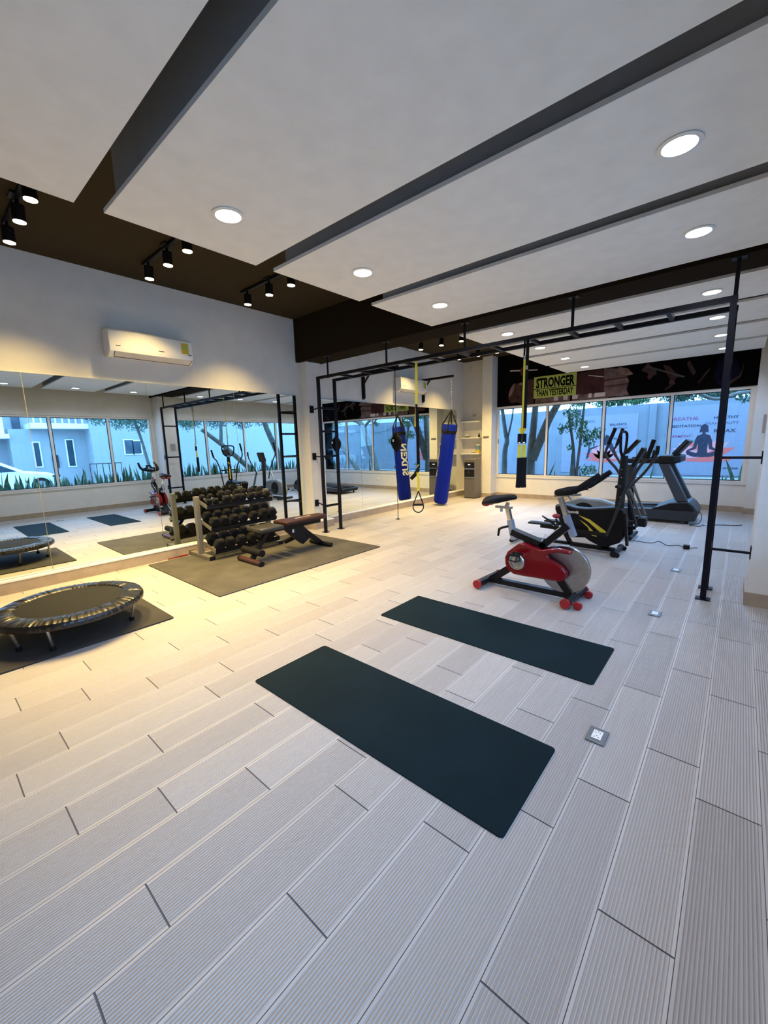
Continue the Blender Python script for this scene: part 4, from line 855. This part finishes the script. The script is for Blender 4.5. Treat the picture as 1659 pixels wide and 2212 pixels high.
tree('leaning tree with a heavy bent trunk at the right end of the garden', [([(.45, 13.8, -.05), (.48, 13.8, .42), (.75, 13.8, 1.26), (1.02, 13.8, 1.9), (1.22, 13.8, 2.35), (1.65, 13.8, 2.6), (2.4, 13.8, 2.75)], .17), ([(1.15, 13.8, 2.25), (.5, 13.5, 2.5), (-.1, 13.0, 2.45), (-.55, 12.6, 2.32), (-.9, 12.4, 2.5)], .06)], [((1.6, 14.0, 3.2), 1.0), ((.3, 13.9, 3.0), .6), ((.0, 13.3, 2.35), .25)], lm=leaf2, nleaf=900, ls=.06)
tree('low slanting tree at the right end of the garden, seen in the far mirrors', [([(1.0, 13.2, -.05), (1.1, 13.2, .46), (1.65, 13.2, 1.06), (2.2, 13.2, 1.57), (3.2, 13.2, 1.95)], .13)], [((3.0, 13.4, 2.5), .7)], lm=leaf2, nleaf=900, ls=.06)
tree('dense treetop showing above the garden wall behind the right banner', [([(-.4, 17.8, -.05), (-.4, 17.8, 2.2), (-.3, 17.8, 3.2)], .15)], [((-1.7, 17.3, 2.95), .7), ((-.7, 17.3, 2.95), .7), ((.3, 17.4, 3.0), .7), ((1.2, 17.4, 3.1), .8)], lm=leaf2, nleaf=5200, ls=.06)
tree('pale treetop showing above the garden wall between the banners', [([(-3.6, 17.8, -.05), (-3.6, 17.8, 2.4), (-3.5, 17.8, 3.2)], .15)], [((-3.0, 17.4, 3.0), .7), ((-3.9, 17.4, 3.0), .7), ((-4.9, 17.4, 3.1), .65)], nleaf=5200, ls=.06)
# string lights along the garden wall
sl = empty('string_lights', (0, GY-.05, 1.9), 'string of small dark bulbs sagging across the garden wall', 'string lights')
pts = [(1.2+i*.17, GY-.05, 2.3-.22*math.sin(PI*((i % 12)/12))) for i in range(21)]
MB().tube(pts, .006, 5).build('cable', black_p, sl)
for i in range(2, 20, 3): MB().sphere((pts[i][0], GY-.05, pts[i][2]-.05), .022, 8).build('bulb', black_p, sl)

# snake plants (three prototypes, individual copies)
def snake_plant(seed, label, cat='plant', group='snake plants outside the windows', hmax=.9, nb=9, spread=.16, lmax=.26):
    rnd = random.Random(seed); mb = MB()
    for k in range(nb):
        a = rnd.uniform(0, 2*PI); h = hmax*rnd.uniform(.55, 1); w_ = rnd.uniform(.028, .045); lean = rnd.uniform(.04, lmax); bx, by = rnd.uniform(-1, 1)*spread*.5, rnd.uniform(-1, 1)*spread*.5
        t2 = a+PI/2+rnd.uniform(-.5, .5); sx_, sy_ = math.cos(t2), math.sin(t2); V = []; F = []; ns = 6
        for j in range(ns+1):
            f_ = j/ns; ww = w_*(.7+.6*f_)*(1-f_**3.2)+.001; cx = bx+math.cos(a)*lean*h*f_*f_; cy = by+math.sin(a)*lean*h*f_*f_; cz = h*f_*(1-.12*lean*f_)
            nx, ny = -sy_, sx_
            V += [(cx-sx_*ww, cy-sy_*ww, cz), (cx+nx*ww*.35, cy+ny*ww*.35, cz), (cx+sx_*ww, cy+sy_*ww, cz)]
        for j in range(ns): F += [(j*3, j*3+1, j*3+4, j*3+3), (j*3+1, j*3+2, j*3+5, j*3+4)]
        mb.add(V, F)
    return tag(mb.build('snake_plant', snake, smooth=True, origin=(0, 0, 0)), label, cat, group)
LP = 'green snake plant with upright blades in the planting bed outside the right windows'
protos = [snake_plant(i, LP) for i in (1, 2, 3)]
first = [True]*3; cnt = 0
yy = -.4
while yy < 10.1:
    for row in (0, 1):
        i = cnt % 3; cnt += 1
        o = protos[i] if first[i] else protos[i].copy()
        if not first[i]: COL.objects.link(o)
        first[i] = False
        o.location = (1.12+row*.40+random.uniform(-.04, .04), yy+random.uniform(-.05, .05)+row*.16, -.05)
        where = ('front' if row == 0 else 'back', 'facing the car' if yy < 2.6 else 'facing the railing' if yy < 4.9 else 'just past the column' if yy < 7.5 else 'by the slanting trunk')
        o['label'] = 'snake plant in the %s row outside the right windows %s' % where; o['group'] = 'snake plants, %s row, %s' % where
        sc_ = random.uniform(1.05, 1.38); o.scale = (sc_, sc_, sc_); o.rotation_euler = (0, 0, random.uniform(0, 6))
    yy += .34
gl = ['snake plant at the foot of the thick forked trunk outside the far window', 'snake plant left of the shrub tree outside the far window', 'snake plant behind the elliptical handles outside the far window', 'snake plant seen through the treadmill uprights outside the far window', 'short snake plant right of the treadmill console outside', 'snake plant directly behind the right rig post outside', 'tall curved snake plant at the right end of the far window', 'snake plant at the left end of the far window']
gp_ = [(-4.65, 10.95, .75), (-3.78, 10.95, 1.15), (-1.9, 10.95, 1.1), (-1.56, 11.0, .9), (-.79, 11.0, .85), (-.40, 11.0, 1.0), (-.10, 11.0, 1.2), (-5.0, 10.95, .7)]
for i, ((gx, gy, h), lb) in enumerate(zip(gp_, gl)):
    o = snake_plant(20+i, lb, group=None, hmax=h, nb=4, spread=.3, lmax=.6); o.location = (gx, gy, -.05)

# ------------------------------------------------------------------ street side (seen in the mirrors)
tree('leaning street tree with drooping foliage outside the right windows, nearer the car', [([(6.6, 7.5, -.05), (6.5, 7.3, .8), (6.4, 7.0, 2.1), (6.2, 6.4, 3.2)], .15), ([(6.5, 6.7, -.05), (6.45, 6.5, 1.0), (6.4, 6.3, 2.1), (6.2, 6.0, 3.0)], .07)], [((6.0, 5.5, 2.7), .65), ((6.2, 6.3, 2.7), .8), ((6.0, 7.2, 2.75), .8), ((6.0, 4.8, 2.75), .5), ((6.0, 8.1, 2.7), .7), ((6.3, 6.8, 3.6), 1.0)], lm=leaf2, nleaf=1900, ls=.045)
tree('street tree with a low slanting trunk outside the right windows, beyond the rig', [([(3.2, 9.9, -.05), (3.2, 9.2, .6), (3.2, 8.2, 1.5), (3.2, 7.3, 2.2)], .13), ([(3.3, 10.9, -.05), (3.3, 10.6, 1.2), (3.2, 10.1, 2.2), (3.1, 9.6, 3.4)], .16), ([(3.2, 8.0, 1.65), (3.2, 8.1, 2.8)], .07)], [((3.4, 8.0, 2.55), .55), ((3.6, 9.2, 2.6), .6), ((3.4, 7.0, 2.55), .5), ((3.6, 10.2, 2.7), .55), ((3.5, 8.8, 3.3), .9)], lm=leaf2, nleaf=2200, ls=.04)

hb_ = empty('apartment_building', (14, 6, -.06), 'pale blue apartment building with projecting balconies, reflected in the mirrors', 'building')
MB().box(12.0, 20, 6.06, 30, -.06, 6.5).box(14.0, 20, -6, 6.06, -.06, 6.5).build('wall', wall_blue, hb_, smooth=False)
MB().box(13.0, 14.0, 3.2, 6.06, -.06, 2.62).build('wall_wing', wall_blue, hb_, smooth=False)
MB().box(12.2, 14.0, 3.9, 6.3, 2.62, 2.86).box(12.8, 14.0, -.6, 3.2, 2.2, 2.4).box(12.6, 14, -4, -1.2, 2.5, 2.7).build('balcony_slab', ledge_w, hb_, smooth=False)
for (y_0, y_1, z_0, z_1, xx) in ((7.45, 7.80, 1.35, 2.05, 12.0), (7.85, 8.20, 1.35, 2.0, 12.0)):
    wf = MB().box(xx-.04, xx, y_0-.05, y_1+.05, z_0-.05, z_1+.05).build('window', frame_w, hb_, smooth=False); MB().box(xx-.045, xx-.04, y_0, y_1, z_0, z_1).build('pane', glassdark, wf, smooth=False)
for (y_0, y_1, z_0, z_1) in ((5.25, 5.5, .85, 2.1), (4.0, 4.2, .9, 2.0)):
    wf = MB().box(12.96, 13.0, y_0-.05, y_1+.05, z_0-.05, z_1+.05).build('window', frame_w, hb_, smooth=False); MB().box(12.955, 12.96, y_0, y_1, z_0, z_1).build('pane', glassdark, wf, smooth=False)
MB().box(12.93, 13.0, 4.62, 4.85, .8, 1.4).build('meter_box', dgrey, hb_, smooth=False)
for i in range(9):
    y_ = 4.0+i*.26; MB().box(12.22, 12.28, y_, y_+.05, 2.86, 4.2).build('balcony_slat', ledge_w, hb_, smooth=False)
for i in range(10):
    y_ = -.5+i*.38; MB().box(13.0, 13.06, y_, y_+.16, 2.4, 4.4).build('facade_fin', ledge_w, hb_, smooth=False)
for (y_0, y_1) in ((3.5, 3.8), (2.7, 3.0), (1.6, 2.0), (.4, .9), (-1, -.5)):
    wf = MB().box(13.94, 14.0, y_0, y_1, 2.6, 3.9).build('window', glassdark, hb_, smooth=False)
rl = empty('railing', (9, 5.6, -.05), 'low black metal railing on the lawn outside, reflected in the mirror', 'railing')
MB().box(8.98, 9.02, 5.1, 6.3, .98, 1.01).build('top_rail', black_m, rl)
for k in range(6): MB().box(8.985, 9.015, 5.1+k*.235, 5.12+k*.235, -.06, .98).build('baluster', black_m, rl)
car = empty('car', (9.9, 1.9, -.06), 'white car parked on the street outside, reflected at the left of the mirror', 'car')
cp = [(-.3, .18), (-.36, .45), (-.25, .72), (.25, .82), (.9, 1.18), (1.5, 1.28), (2.3, 1.22), (2.95, .85), (3.7, .74), (4.05, .60), (4.1, .38), (4.02, .18)]
MB().prism([(y_, z_) for y_, z_ in cp], 9.0, 10.7, 'yz').build('body', carpaint, car, bevel=.1, seg=3)
MB().prism([(.45, .82), (1.0, 1.13), (1.55, 1.20), (2.2, 1.15), (2.75, .84)], 8.985, 9.03, 'yz').build('side_glass', glassdark, car)
for y_ in (.55, 3.42):
    wh = MB().cyl((8.97, y_, .25), (9.2, y_, .25), .31, 28).build('wheel', black_p, car); MB().cyl((8.95, y_, .25), (8.975, y_, .25), .19, 20).build('hubcap', steel, wh)
MB().box(8.99, 9.1, 3.80, 4.06, .55, .64).build('headlight', chrome, car)
